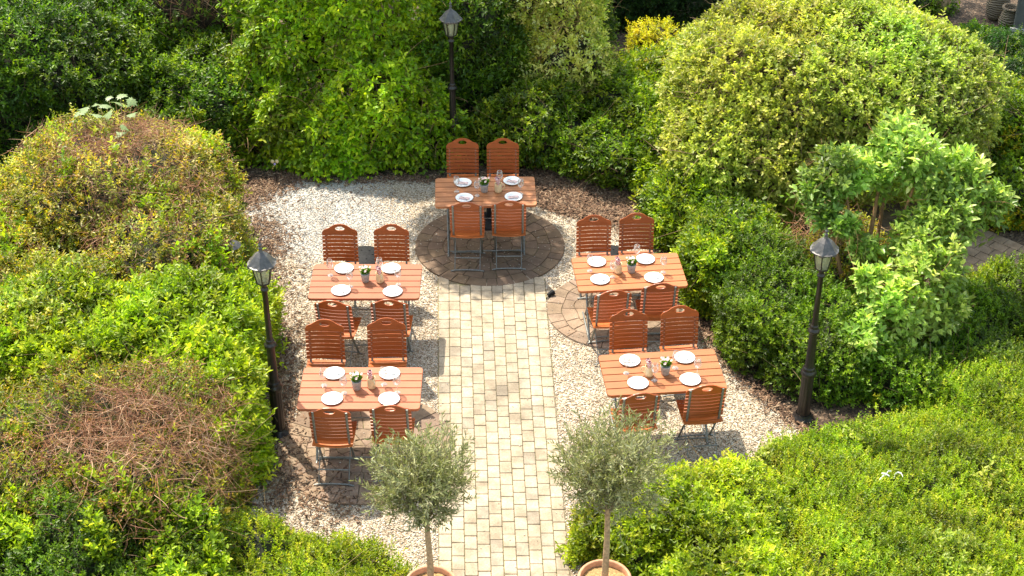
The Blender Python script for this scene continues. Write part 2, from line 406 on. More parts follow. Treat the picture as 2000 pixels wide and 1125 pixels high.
for ci in range(NC):
    y = 8.9+((ci*.37) % 1)*.18+random.uniform(-.02, .02)
    while y < 15.68:
        h = .18*random.choice([1, 1, 1, 1, 1, 1, .98, 1.02, .66 if random.random() < .15 else 1])
        g = .0035
        def X(f, yy): return pl(yy)+(pr_(yy)-pl(yy))*f/NC
        q = [(X(ci, y)+g, y+g), (X(ci+1, y)-g, y+g), (X(ci+1, y+h)-g, y+h-g), (X(ci, y+h)+g, y+h-g)]
        # rounded corners by chamfer
        P = []
        for k in range(4):
            p0, p1, p2 = Vector(q[k-1]), Vector(q[k]), Vector(q[(k+1) % 4])
            P += [p1+(p0-p1).normalized()*.006, p1+(p2-p1).normalized()*.006]
        j = lambda: random.uniform(-.0015, .0015)
        P = [(p.x+j(), p.y+j()) for p in P]
        cx, cy = X(ci+.5, y), y+h/2
        if not any((cx-a)**2+(cy-b)**2 < (r-.02)**2 for a, b, r in CIRCLES):
            t = random.random()
            base = np.array([.465, .39, .285]) if t < .6 else (np.array([.43, .355, .255]) if t < .84 else np.array([.37, .315, .24]))
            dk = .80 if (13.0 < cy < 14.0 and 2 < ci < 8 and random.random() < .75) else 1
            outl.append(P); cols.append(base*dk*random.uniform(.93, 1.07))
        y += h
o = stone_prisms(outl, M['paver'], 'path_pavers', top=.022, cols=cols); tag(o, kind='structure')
for k, (cx, cy, R) in enumerate(CIRCLES):
    n = 64
    b = MB(); b.add([(cx+(R-.01)*math.cos(2*PI*i/n), cy+(R-.01)*math.sin(2*PI*i/n), .012) for i in range(n)], [list(range(n))])
    o = b.build('paved_circle', M['joint_dark']); tag(o, kind='structure')
    outl = []; cols = []
    rings = [0, .12, .28, .43, .58, .75, R] if k == 0 else [0, .12, .28, .44, .60, R]
    wob = lambda t, q: (.014*math.sin(5*t+q*2.1)+.010*math.sin(9*t+q*4.3)) if 0 < q < len(rings)-1 else 0
    base = np.array([.185, .125, .080]) if k == 0 else np.array([.30, .215, .15])
    for ri in range(len(rings)-1):
        r0, r1 = rings[ri]+.0025, rings[ri+1]-.0025
        m_ = 5 if ri == 0 else max(6, int(2*PI*(r0+r1)/2/.165))
        a0 = random.random()*6
        cuts = [a0+2*PI*(i+random.uniform(-.22, .22))/m_ for i in range(m_)]; cuts.append(cuts[0]+2*PI)
        for i in range(m_):
            ta, tb = cuts[i], cuts[i+1]; g0 = .0035/max(r0, .03); g1 = .0035/r1
            s_ = max(2, int((tb-ta)*r1/.06))
            fa = lambda q, g: ta+g+(tb-ta-2*g)*q/s_
            P = [(cx+(r0+wob(fa(q, g0), ri))*math.cos(fa(q, g0)), cy+(r0+wob(fa(q, g0), ri))*math.sin(fa(q, g0))) for q in range(s_+1)][::-1] if ri else [(cx, cy)]
            P = [(cx+(r1+wob(fa(q, g1), ri+1))*math.cos(fa(q, g1)), cy+(r1+wob(fa(q, g1), ri+1))*math.sin(fa(q, g1))) for q in range(s_+1)]+P
            outl.append(P); cols.append(base*random.uniform(.86, 1.14)*np.array([1, random.uniform(.97, 1.02), random.uniform(.94, 1.05)]))
    o = stone_prisms(outl, M['paver'], 'circle_pavers', top=.026, tilt=.008, cols=cols); tag(o, kind='structure')

# loose stones: irregular octahedra
def scatter_stones(P, S, C, name, mat, flat=.55):
    n = len(P)
    T = np.array([(1, 0, 0), (0, 1, 0), (-1, 0, 0), (0, -1, 0), (0, 0, 1), (0, 0, -.6)], float)
    V = np.tile(T, (n, 1, 1))*(.75+.5*rng.random((n, 6, 1)))
    V[:, :, 0] *= S[:, None]; V[:, :, 1] *= (S*(.55+.4*rng.random(n)))[:, None]; V[:, :, 2] *= (S*flat)[:, None]
    t = rng.random(n)*2*PI; c, s = np.cos(t)[:, None], np.sin(t)[:, None]
    x = V[:, :, 0]*c-V[:, :, 1]*s; y = V[:, :, 0]*s+V[:, :, 1]*c
    tl = rng.normal(0, .35, (n, 1)); z = V[:, :, 2]+x*tl
    V = np.stack([x, y, z], 2)+P[:, None, :]
    Ft = np.array([(0, 1, 4), (1, 2, 4), (2, 3, 4), (3, 0, 4), (1, 0, 5), (2, 1, 5), (3, 2, 5), (0, 3, 5)])
    Fa = (np.arange(n)[:, None, None]*6+Ft).reshape(-1, 3)
    o = np_mesh(name, V.reshape(-1, 3), Fa, mat, np.repeat(C, 6, 0)); return o
xs = np.array([p[0] for p in GP]); ys = np.array([p[1] for p in GP])
n = 90000
X = rng.uniform(xs.min(), xs.max(), n); Y = rng.uniform(10.3, ys.max(), n)
ok = inpoly(X, Y, GP) & ~in_path(X, Y, .0)
for a, b_, r in CIRCLES: ok &= (X-a)**2+(Y-b_)**2 > r*r
edge_d = np.minimum(X-(-.87+(15.53-Y)*.040), .39+(15.53-Y)*.030-X)
spill = rng.random(n) < np.where(in_path(X, Y), .008+.45*np.exp(-np.maximum(edge_d, 0)/.018), .055)
ok2 = inpoly(X, Y, GP) & ~ok & spill
idx = np.where(ok | ok2)[0]
P = np.stack([X[idx], Y[idx], np.where(ok[idx], .010, .030)], 1)
S = rng.uniform(.006, .013, len(idx))*np.where(ok[idx], 1, .75)
pal = np.array([(.66, .59, .48), (.57, .48, .35), (.74, .70, .63), (.44, .34, .23), (.28, .22, .15), (.58, .51, .40)])
ci = rng.choice(6, len(idx), p=[.24, .22, .20, .14, .05, .15])
gx, gy = at(610, 425)
wp = np.hypot(P[:, 0]-gx, P[:, 1]-gy)+.5*fbm(P, 3, 5)*.5 < 1.15
C = pal[ci]*rng.uniform(.85, 1.12, (len(idx), 1)); C[wp] = np.array([.66, .65, .62])*rng.uniform(.66, 1.06, (wp.sum(), 1))
tag(scatter_stones(P, S, np.clip(C, 0, .9), 'gravel', M['stone_tint']), 'pale cream and white gravel chippings around the tables', 'gravel', kind='stuff')

# bark mulch chips: flat elongated pieces
def scatter_chips(P, Lc, Wc, C, name):
    n = len(P)
    T = np.array([(-1, -.7, 0), (1, -.5, 0), (1, .6, 0), (-1, .8, 0)], float)
    V = np.tile(T, (n, 1, 1))*(.7+.6*rng.random((n, 4, 1))); V[:, :, 0] *= Lc[:, None]; V[:, :, 1] *= Wc[:, None]
    V2 = V.copy(); V2[:, :, :2] *= .8; V2[:, :, 2] += (Wc*.5)[:, None]
    V = np.concatenate([V, V2], 1)
    t = rng.random(n)*2*PI; c, s = np.cos(t)[:, None], np.sin(t)[:, None]
    x0 = V[:, :, 0]; y0 = V[:, :, 1]; tl = rng.normal(0, .3, (n, 1)); t2 = rng.normal(0, .4, (n, 1))
    z = V[:, :, 2]+x0*tl+y0*t2; z -= z.min(1, keepdims=True)
    V = np.stack([x0*c-y0*s, x0*s+y0*c, z], 2)+P[:, None, :]
    Fq = np.array([(4, 5, 6, 7), (0, 1, 5, 4), (1, 2, 6, 5), (2, 3, 7, 6), (3, 0, 4, 7)])
    Fa = (np.arange(n)[:, None, None]*8+Fq).reshape(-1, 4)
    return np_mesh(name, V.reshape(-1, 3), Fa, M['chip'], np.repeat(C, 8, 0))
def poly_scatter(pts, count, sp):
    out_ = []
    seg = [(pts[i], pts[i+1]) for i in range(len(pts)-1)]
    ln = np.array([math.dist(a, b) for a, b in seg]); pr = ln/ln.sum()
    k = rng.choice(len(seg), count, p=pr); t = rng.random(count)
    A = np.array([s[0] for s in seg])[k]; B = np.array([s[1] for s in seg])[k]
    return A+(B-A)*t[:, None]+rng.normal(0, 1, (count, 2))*sp
borders = [([(470, 400), (500, 375), (560, 352)], 1700, .16), ([(560, 352), (700, 352), (860, 352)], 900, .07),
           ([(465, 480), (500, 560), (540, 700), (560, 860), (535, 980)], 3000, .15), ([(505, 470), (560, 560), (575, 700)], 500, .2), ([(620, 1010), (600, 930), (700, 1000)], 600, .2),
           ([(470, 430), (500, 440), (530, 500)], 1300, .2), ([(560, 370), (700, 400)], 110, .3),
           ([(1060, 350), (1160, 380), (1270, 440)], 5200, .22), ([(1050, 390), (1130, 410), (1230, 430)], 1800, .12),
           ([(1290, 460), (1310, 560), (1400, 690), (1480, 770), (1560, 835), (1600, 850)], 1900, .07), ([(1180, 340), (900, 348)], 700, .12)]
PP = np.concatenate([poly_scatter([at(*p) for p in pts], c, s) for pts, c, s in borders])
g = ~in_path(PP[:, 0], PP[:, 1], .03)
g &= (PP[:, 0]-CIRCLES[0][0])**2+(PP[:, 1]-CIRCLES[0][1])**2 > .95**2
PP = PP[g]; n = len(PP)
pal = np.array([(.16, .09, .055), (.26, .16, .10), (.36, .25, .17), (.10, .06, .04), (.45, .34, .24)])
C = pal[rng.choice(5, n, p=[.30, .28, .18, .18, .06])]*rng.uniform(.6, 1.0, (n, 1))*np.array([1, .94, .85])
tag(scatter_chips(np.column_stack([PP, np.full(n, .012)+rng.random(n)*.012]), rng.uniform(.010, .030, n), rng.uniform(.005, .011, n), C, 'bark_mulch'),
    'brown bark mulch strewn along the edge of the gravel', 'bark mulch', kind='stuff')

# ================================================================ FURNITURE
def bent_slat(b, cy, cz, W, hgt, thk, tilt, bow, mi=0, nx=8):
    """slat along x, its section tall 'hgt' along direction tilt, bow in y"""
    u = Vector((0, -math.sin(tilt), math.cos(tilt))); nn = Vector((0, math.cos(tilt), math.sin(tilt)))
    V = []; Fs = []
    for i in range(nx+1):
        x = -W/2+W*i/nx; off = bow*(1-(2*x/W)**2)
        c = Vector((x, cy, cz))-nn*off
        e = .82 if i in (0, nx) else 1
        for (s, t) in ((-1, -1), (1, -1), (1, 1), (-1, 1)): V.append(c+u*s*hgt/2*e+nn*t*thk/2)
    for i in range(nx):
        for k in range(4): Fs.append((i*4+k, (i+1)*4+k, (i+1)*4+(k+1) % 4, i*4+(k+1) % 4))
    Fs += [(0, 1, 2, 3), (nx*4+3, nx*4+2, nx*4+1, nx*4)]
    b.add(V, Fs, mi)
CW = .405
LEAN = .145
def make_chair():
    root = thing('folding_chair', 'x', 'chair')
    zb, yb = .478, -.138
    U = Vector((0, -math.sin(LEAN), math.cos(LEAN))); Nn = Vector((0, math.cos(LEAN), math.sin(LEAN)))
    b = MB()
    pitch = .046
    for i in range(7):
        c = Vector((0, yb, zb))+U*(.022+i*pitch)
        bent_slat(b, c.y, c.z, CW, .0385, .011, LEAN, .018)
        for sx in (-1, 1):
            q = c+Vector((sx*.163, 0, 0))+Nn*.006-Nn*.018*(1-(2*.163/CW)**2)
            b.lathe([(.0052, -.001), (.004, .003), (.0, .0035)], (0, 0, 0), 6, 1)
            for k in range(len(b.v)-18, len(b.v)):
                x_, y_, z_ = b.v[k]; b.v[k] = tuple(q+Vector((x_, 0, 0))+U*y_+Nn*z_)
    b.build('backrest', [M['chair_wood'], M['cutlery']], root)
    # top rail with the hand hole
    base = Vector((0, yb, zb))+U*(7*pitch+.003)
    prof = [(0, .135), (.02, .134), (.04, .131), (.06, .126), (.08, .118), (.10, .106), (.12, .092), (.14, .082), (.16, .076), (.18, .069), (.193, .056), (.2025, .040)]
    xs_ = [-p[0] for p in prof[::-1]]+[p[0] for p in prof[1:]]
    hs = [p[1] for p in prof[::-1]]+[p[1] for p in prof[1:]]
    extra = [(-.058), (.058)]
    data = sorted(set([(x, h) for x, h in zip(xs_, hs)]+[(e, .1285) for e in extra]))
    V = []; Fs = []; hc, rx, rz = .080, .058, .026
    def emb(x, h, side): return base+Vector((x, 0, 0))+U*h-Nn*.018*(1-(2*x/CW)**2)+Nn*side*.0062
    for side in (-1, 1):
        o_ = len(V)
        for (x, h) in data:
            d = rz*math.sqrt(max(0, 1-(x/rx)**2))
            for hh in (0, min(hc, h*.6)-d if abs(x) < rx else min(hc, h*.6), min(hc, h*.6)+d if abs(x) < rx else min(hc, h*.6), h): V.append(emb(x, hh, side))
        for i in range(len(data)-1):
            for a in (0, 2):
                q = [o_+i*4+a, o_+(i+1)*4+a, o_+(i+1)*4+a+1, o_+i*4+a+1]
                Fs.append(q if side > 0 else q[::-1])
    m_ = len(data)*4
    for i in range(len(data)-1):
        Fs.append([i*4+3, (i+1)*4+3, m_+(i+1)*4+3, m_+i*4+3]); Fs.append([i*4, m_+i*4, m_+(i+1)*4, (i+1)*4])
        if abs(data[i][0]) <= .058 and abs(data[i+1][0]) <= .058:
            for a in (1, 2): Fs.append([i*4+a, m_+i*4+a, m_+(i+1)*4+a, (i+1)*4+a])
    for i in (0, len(data)-1): Fs.append([i*4, i*4+3, m_+i*4+3, m_+i*4])
    b = MB(); b.add(V, Fs); b.build('head_rail', M['chair_wood'], root)
    # seat
    b = MB()
    for i in range(8):
        y = -.165+i*.049
        z = .434-.010*math.sin(i/7*PI)+(.006 if i == 7 else 0)
        V = []; Fs = []
        nx = 6
        W = .40
        for k in range(nx+1):
            x = -W/2+W*k/nx; zz = z-.012*(1-(2*x/W)**2)
            yy = y-.010*(1-(2*x/W)**2)*(1 if i == 0 else .3)
            for (s, t) in ((-1, -1), (1, -1), (1, 1), (-1, 1)): V.append((x, yy+s*.0205, zz+t*.007))
        for k in range(nx):
            for q in range(4): Fs.append((k*4+q, k*4+(q+1) % 4, (k+1)*4+(q+1) % 4, (k+1)*4+q))
        Fs += [(0, 3, 2, 1), (nx*4, nx*4+1, nx*4+2, nx*4+3)]
        b.add(V, Fs)
    b.build('seat', M['seat_wood'], root)
    # steel
    for sx in (-1, 1):
        b = MB(); x = sx*.163
        top = Vector((x, yb, zb))+U*(7*pitch+.075)-Nn*.020
        low = Vector((x, yb, zb))-Nn*.017-U*.035
        b.tube([(x, .125, .012), (x, -.045, .30), (x, low.y+.01, low.z-.02), tuple(low), tuple(top)], .0125, 6, 0, True, (1, .45))
        b.build('upright', M['steel'], root)
        b = MB(); x2 = sx*.150
        b.tube([(x2, .17, .418), (x2, .0, .30), (x2, -.20, .12), (x2, -.275, .012)], .0105, 6, 0, True, (.5, 1))
        b.build('leg', M['steel'], root)
    for sx in (-1, 1):
        b = MB(); b.box((sx*.148, .0, .414), (.008, .36, .016)); b.build('seat_rail', M['steel'], root)
    for yy, x_ in ((.125, .20), (-.275, .20)):
        b = MB()
        b.tube([(-x_, yy-.006, .010), (-x_+.03, yy, .012), (-x_+.06, yy+.002, .018), (0, yy+.004, .022), (x_-.06, yy+.002, .018), (x_-.03, yy, .012), (x_, yy-.006, .010)], .011, 6, 0, True, (1, .7))
        b.build('floor_bar', M['steel'], root)
    for yy, zz in ((-.145, .40), (-.215, .155)):
        b = MB(); b.tube([(-.158, yy, zz), (.158, yy, zz)], .007, 6); b.build('crossbar', M['steel'], root)
    return root
chair0 = make_chair()
used = [False]
def top_offset(): return .138+.459*math.sin(LEAN)+.012, .478+.459*math.cos(LEAN)+.022
def place_chair(px, py, yaw, label, group):
    oy, z = top_offset()
    x, y = at(px, py, z)
    r = math.radians(yaw+random.uniform(-1.6, 1.6))
    cx = x-math.sin(r)*oy; cy = y+math.cos(r)*oy
    o = chair0 if not used[0] else copy_tree(chair0); used[0] = True
    o.location = (cx, cy, .022); o.rotation_euler = (0, 0, r)
    tag(o, label, 'chair', group); return o
G_CH = 'folding chairs around the five garden tables'
TN = {'far': 'farthest table', 'ml': 'middle left table', 'mr': 'middle right table', 'fl': 'front left table', 'fr': 'front right table'}
TS = {'far': 'farthest table on the brown circle', 'ml': 'middle left table', 'mr': 'middle right table', 'fl': 'front left table', 'fr': 'front right table'}
CH = [('far', 903, 270, 180, 'left far-side'), ('far', 982, 270, 180, 'right far-side'), ('far', 911, 394, 0, 'left near-side'), ('far', 994, 391, 0, 'right near-side'),
      ('ml', 663, 438, 180, 'left far-side'), ('ml', 764, 438, 180, 'right far-side'), ('ml', 648, 586, -7, 'left near-side'), ('ml', 759, 584, -3, 'right near-side'),
      ('fl', 633, 624, 180, 'left far-side'), ('fl', 754, 621, 180, 'right far-side'), ('fl', 642, 796, -1, 'left near-side'), ('fl', 761, 790, -1, 'right near-side'),
      ('mr', 1160, 420, 184, 'left far-side'), ('mr', 1244, 416, 184, 'right far-side'), ('mr', 1199, 566, 7, 'left near-side'), ('mr', 1291, 552, 5, 'right near-side'),
      ('fr', 1228, 604, 185, 'left far-side'), ('fr', 1328, 597, 185, 'right far-side'), ('fr', 1252, 767, 9, 'left near-side'), ('fr', 1382, 751, 8, 'right near-side')]
for t, px, py, yaw, side in CH:
    seen = 'back to the camera' if 'near' in side else 'facing the camera'
    place_chair(px, py, yaw, f'{side} folding chair of the {TS[t]}, {seen}', G_CH)

def make_table(name, mat, label, cx, cy, rz):
    root = thing(name, label, 'table', (cx, cy, .012), rz, 'rectangular slatted garden tables')
    Lh, Wd, n = 1.21, .70, 6
    b = MB(); pw = Wd/n
    for i in range(n):
        y0 = -Wd/2+i*pw+.005; y1 = -Wd/2+(i+1)*pw-.005
        c = .035
        x0, x1 = -Lh/2, Lh/2
        pts = [(x0, y0), (x1, y0), (x1, y1), (x0, y1)]
        if i == 0: pts = [(x0, y0+c), (x0+c*.3, y0+c*.3), (x0+c, y0), (x1-c, y0), (x1-c*.3, y0+c*.3), (x1, y0+c), (x1, y1), (x0, y1)]
        if i == n-1: pts = [(x0, y0), (x1, y0), (x1, y1-c), (x1-c*.3, y1-c*.3), (x1-c, y1), (x0+c, y1), (x0+c*.3, y1-c*.3), (x0, y1-c)]
        m_ = len(pts); e = .0025
        cxm, cym = sum(p[0] for p in pts)/m_, (y0+y1)/2
        ins = [(p[0]-math.copysign(e, p[0]-cxm), p[1]-math.copysign(e, p[1]-cym)) for p in pts]
        V = [(x, y, .712) for x, y in pts]+[(x, y, .737) for x, y in pts]+[(x, y, .740) for x, y in ins]
        Fs = [list(range(m_))[::-1], [2*m_+k for k in range(m_)]]
        for k in range(m_):
            a = (k+1) % m_
            Fs += [(k, a, m_+a, m_+k), (m_+k, m_+a, 2*m_+a, 2*m_+k)]
        b.add(V, Fs)
    b.build('tabletop', mat, root)
    b = MB()
    for sy in (-1, 1): b.box((0, sy*.27, .698), (1.08, .012, .026))
    for sx in (-1, 0, 1): b.box((sx*.46, 0, .7035), (.025, .60, .010))
    b.build('frame', M['steel'], root)
    for sx in (-1, 1):
        for sy in (-1, 1):
            b = MB(); x = sx*(.46 if sy > 0 else .435)
            b.tube([(x, sy*.25, .69), (x, 0, .36), (x, -sy*.27, .015)], .012, 8); b.build('leg', M['steel'], root)
        b = MB(); b.tube([(sx*.46, -.31, .012), (sx*.46, -.27, .018), (sx*.46, .27, .018), (sx*.46, .31, .012)], .011, 6); b.build('floor_bar', M['steel'], root)
    b = MB(); b.tube([(-.45, 0, .36), (.45, 0, .36)], .008, 6)
    b.tube([(-.44, -.255, .055), (.44, -.255, .055)], .008, 6); b.build('stretcher', M['steel'], root)
    b = MB()
    b.tube([(-.06, -.02, .69), (.42, -.02, .38)], .008, 6); b.tube([(.06, .02, .69), (-.42, .02, .38)], .008, 6)
    b.build('brace', M['steel'], root)
    return root
TB = {'far': ((-.32, 16.475), 1.9, 'table_brown', 'brown weathered slatted table farthest back, on the round brown paving'),
      'ml': ((-1.61, 14.51), 0, 'table_pink', 'reddish slatted table in the middle of the left side, chairs on both long sides'),
      'mr': ((1.30, 14.70), 5.2, 'table_orange', 'orange-brown slatted table in the middle of the right side, beside the leafy hedge'),
      'fl': ((-1.51, 12.57), 0, 'table_pink', 'reddish slatted table at the front left, behind the left olive tree'),
      'fr': ((1.52, 12.84), 5.6, 'table_orange', 'orange slatted table at the front right, slightly askew behind the right olive tree')}
for k, ((x, y), a, m_, lab) in TB.items(): make_table('garden_table', M[m_], lab, x, y, math.radians(a))
ZT = .7525

# ---- tableware prototypes
def proto_plate():
    b = MB()
    b.lathe([(.0, .004), (.06, .004), (.066, .006), (.072, .012), (.104, .019), (.107, .0185), (.104, .015), (.07, .004), (.055, 0), (.0, 0)], n=36)
    o = b.build('plate', M['porcelain']); return o
def proto_napkin(mat):
    r = thing('folded_napkin', 'x', 'napkin')
    b = MB()
    V = []
    for k, z in enumerate((.007, .0095, .0125)):
        s = 1-.04*k
        V += [(-.062*s, -.028*s, z), (.062*s, -.026*s, z), (.060*s, .030*s, z), (-.060*s, .028*s, z)]
    b.add(V, [(0, 1, 5, 4), (1, 2, 6, 5), (2, 3, 7, 6), (3, 0, 4, 7), (4, 5, 9, 8), (5, 6, 10, 9), (6, 7, 11, 10), (7, 4, 8, 11), (8, 9, 10, 11)])
    b.build('cloth', mat, r)
    b = MB(); b.box((-.005, -.004, .0145), (.11, .007, .003), rot=Matrix.Rotation(-.5, 3, 'Z')); b.build('knife', M['cutlery'], r)
    return r
def proto_glass():
    r = thing('wine_glass', 'x', 'wine glass')
    b = MB(); b.lathe([(.0, .002), (.030, .002), (.0335, .0), (.030, .0045), (.008, .008), (.004, .02)], n=20); b.build('foot', M['glass'], r)
    b = MB(); b.lathe([(.004, .02), (.0035, .05), (.004, .088), (.010, .096)], n=12); b.build('stem', M['glass'], r)
    b = MB(); b.lathe([(.010, .096), (.026, .108), (.036, .128), (.038, .148), (.034, .18), (.029, .205), (.0275, .205), (.0325, .18), (.0365, .148), (.0345, .128), (.024, .110), (.0, .101)], n=24); b.build('bowl', M['glass'], r)
    return r
def proto_pot():
    r = thing('potted_flower', 'x', 'potted plant')
    b = MB(); b.lathe([(.0, 0), (.036, 0), (.040, .004), (.052, .098), (.054, .106), (.049, .106), (.046, .095), (.0, .093)], n=28)
    # heart relief
    for k in range(20):
        t = 2*PI*k/20; hx = 16*math.sin(t)**3; hy = 13*math.cos(t)-5*math.cos(2*t)-2*math.cos(3*t)-math.cos(4*t)
        t2 = 2*PI*(k+1)/20; hx2 = 16*math.sin(t2)**3; hy2 = 13*math.cos(t2)-5*math.cos(2*t2)-2*math.cos(3*t2)-math.cos(4*t2)
        def w_(a, c): 
            z = .052+c*.0011; rr = .040+(.052-.040)*z/.1+.001; an = -PI/2+a*.0011/rr
            return (rr*math.cos(an), rr*math.sin(an), z)
        b.tube([w_(hx, hy), w_(hx2, hy2)], .0015, 4)
    b.build('pot', M['pot_grey'], r)
    n = 260
    a = rng.random(n)*2*PI; rr = np.sqrt(rng.random(n))*.03
    P = np.column_stack([rr*np.cos(a), rr*np.sin(a), np.full(n, .096)+rng.random(n)*.05])
    D = np.column_stack([np.cos(a)*(.3+rr*18), np.sin(a)*(.3+rr*18), .7+rng.random(n)*.6]); D /= np.linalg.norm(D, axis=1)[:, None]
    N_ = rng.normal(size=(n, 3)); C_ = np.array([.15, .30, .03])*rng.uniform(.6, 1.5, (n, 1))
    V, Fa, C_ = leaf_geo(P, D, N_, rng.uniform(.035, .062, n), rng.uniform(.009, .016, n), C_)
    np_mesh('foliage', V, Fa, M['leaf'], C_, r)
    b = MB()
    for k in range(20):
        an = random.random()*6.28; q = random.uniform(.01, .070); c = Vector((q*math.cos(an), q*math.sin(an), .155+random.uniform(-.012, .035)))
        b.tube([(c.x*.3, c.y*.3, .11), tuple(c)], .0008, 4, 2, False)
        R = Matrix.Rotation(random.uniform(-.7, .7), 3, 'X') @ Matrix.Rotation(random.uniform(-.7, .7), 3, 'Y')
        for j in range(8):
            t = 2*PI*j/8
            q4 = [R @ Vector((.003*math.cos(t-.5), .003*math.sin(t-.5), 0)), R @ Vector((.016*math.cos(t-.28), .016*math.sin(t-.28), .004)), R @ Vector((.016*math.cos(t+.28), .016*math.sin(t+.28), .004)), R @ Vector((.003*math.cos(t+.5), .003*math.sin(t+.5), 0))]
            b.add([c+v for v in q4], [(0, 1, 2, 3)], 0)
        b.add([c+R @ Vector((.0035*math.cos(j), .0035*math.sin(j), .002)) for j in range(6)], [list(range(6))], 1)
    b.build('blossoms', [M['petal'], M['petal_centre'], M['stem']], r)
    return r
def proto_jug():
    r = thing('cream_jug', 'x', 'jug')
    b = MB(); b.lathe([(.0, 0), (.038, 0), (.043, .006), (.045, .03), (.044, .075), (.040, .10), (.040, .112), (.042, .118), (.038, .118), (.036, .11), (.037, .09), (.040, .03), (.036, .01), (0, .008)], n=30)
    b.build('body', M['jug'], r)
    b = MB(); b.tube([(.040, 0, .098), (.060, 0, .104), (.074, 0, .092), (.077, 0, .065), (.068, 0, .040), (.042, 0, .030)], [.006, .0065, .0065, .006, .0055, .006], 8); b.build('handle', M['jug'], r)
    return r
def proto_bundle():
    r = thing('cutlery_bundle', 'x', 'cutlery bundle')
    for k in range(2):
        b = MB(); an = 2.2+k*2.4; tx, ty = .022*math.cos(an), .022*math.sin(an)
        V = []; n_ = 10
        for i, (z, s) in enumerate(((.02, .006), (.10, .011), (.135, .018), (.16, .019), (.182, .025), (.190, .016))):
            for j in range(n_):
                t = 2*PI*j/n_; ss = s*(1+.25*math.sin(3*t+i))
                V.append((tx*(z/.1)*.6+ss*math.cos(t), ty*(z/.1)*.6+ss*math.sin(t), z+.004*math.sin(5*t)*(i > 3)))
        Fs = [(i*n_+j, i*n_+(j+1) % n_, (i+1)*n_+(j+1) % n_, (i+1)*n_+j) for i in range(5) for j in range(n_)]
        b.add(V, Fs, 0, True); b.build('rolled_napkin', M['checked'], r)
    for k in range(5):
        b = MB(); an = k*1.25+.4
        b.tube([(.008*math.cos(an), .008*math.sin(an), .02), (.026*math.cos(an), .026*math.sin(an), .158+.01*(k % 3))], [.002, .0045], 6, 0, True, (1, .6)); b.build('handle', M['straw'], r)
    return r
def leaf_geo(P, D, N_, L, W, C, fold=.18, curl=.12):
    """folded leaf of 6 verts, 2 quads"""
    D = D/np.maximum(1e-9, np.linalg.norm(D, axis=1))[:, None]
    S = np.cross(D, N_); S /= np.maximum(1e-9, np.linalg.norm(S, axis=1))[:, None]
    Nn = np.cross(S, D)
    T = np.array([(0, 0, 0), (.32, .5, 1), (.72, .36, 1), (1, 0, 0), (.72, -.36, 1), (.32, -.5, 1)])
    n = len(P)
    V = np.empty((n, 6, 3))
    for k, (u, v, f) in enumerate(T):
        V[:, k] = P+D*(L*u)[:, None]+S*(W*v)[:, None]+Nn*(W*fold*f-L*curl*u*u)[:, None]
    Fa = (np.arange(n)[:, None, None]*6+np.array([(0, 1, 2, 3), (0, 3, 4, 5)])).reshape(-1, 4)
    return V.reshape(-1, 3), Fa, np.repeat(C, 6, 0)

plate0 = proto_plate(); nap_w = proto_napkin(M['napkin']); nap_p = proto_napkin(M['napkin_pink'])
glass0 = proto_glass(); pot0 = proto_pot(); jug0 = proto_jug(); bun0 = proto_bundle()
first = {}
def put(proto, px, py, label, cat, group, dz=0, rz=None):
    x, y = at(px, py, ZT+dz)
    o = proto if id(proto) not in first else copy_tree(proto); first[id(proto)] = 1
    o.location = (x, y, ZT+dz); o.rotation_euler = (0, 0, random.uniform(-.3, .3) if rz is None else rz)
    return tag(o, label, cat, group)
ware = {
 'far': dict(pl=[(904, 358.5), (1000, 355), (907, 388), (1003, 386)], pot=(946, 374), jug=(973, 374), jr=0, gl=[(892, 374), (932, 382), (976, 363), (1017, 379)]),
 'ml': dict(pl=[(672, 526), (764, 526), (666, 569), (767, 571)], pot=(714, 549), jug=(742, 550), jr=-1.2, gl=[(645.5, 538), (684, 560), (742, 535), (778, 556)]),
 'mr': dict(pl=[(1165, 513), (1260.5, 508), (1172, 547.5), (1277, 544)], pot=(1233, 531), jug=(1207, 532), jr=2.9, gl=[(1152, 529), (1196.5, 541), (1243, 509), (1295, 532)]),
 'fl': dict(pl=[(653, 731), (761, 731), (649, 780.5), (760, 781)], pot=(697, 759), jug=(726, 756), jr=-1.0, gl=[(633, 753), (672, 768), (750, 751), (776, 767)]),
 'fr': dict(pl=[(1230, 706), (1337, 700), (1246, 750), (1348, 743)], pot=(1299, 730), jug=(1267, 733), jr=3.0, gl=[(1223, 729), (1278, 743), (1319, 719), (1361, 733)])}
PS = ['back left', 'back right', 'front left', 'front right']; GS = ['leftmost', 'second from left', 'third from left', 'rightmost']
# what each proto copies: plates first (a copy needs the label of its own)
for t, d in ware.items():
    tn = TN[t]
    for s, p in zip(PS, d['pl']):
        put(plate0, *p, f'round white plate, {s} place of the {tn}', 'plate', 'white plates laid on the tables')
        put(nap_p if t == 'far' else nap_w, *p, f"folded {'pinkish' if t == 'far' else 'white'} napkin on the {s} plate of the {tn}", 'napkin', 'folded napkins on the plates', .002, random.uniform(-.5, .5))
    put(pot0, *d['pot'], f'grey pot of pink daisies in the middle of the {tn}', 'potted plant', 'potted daisies on the tables', 0, random.uniform(-.4, .4))
    put(jug0, *d['jug'], f'cream jug with a handle holding cutlery on the {tn}', 'jug', 'cream cutlery jugs on the tables', 0, d['jr'])
    put(bun0, *d['jug'], f'red checked napkins and cutlery handles standing in the jug of the {tn}', 'cutlery bundle', 'napkin and cutlery bundles in the jugs', .010)
    for s, p in zip(GS, d['gl']):
        put(glass0, *p, f'empty stemmed wine glass, {s} of the four on the {tn}', 'wine glass', 'wine glasses on the tables')

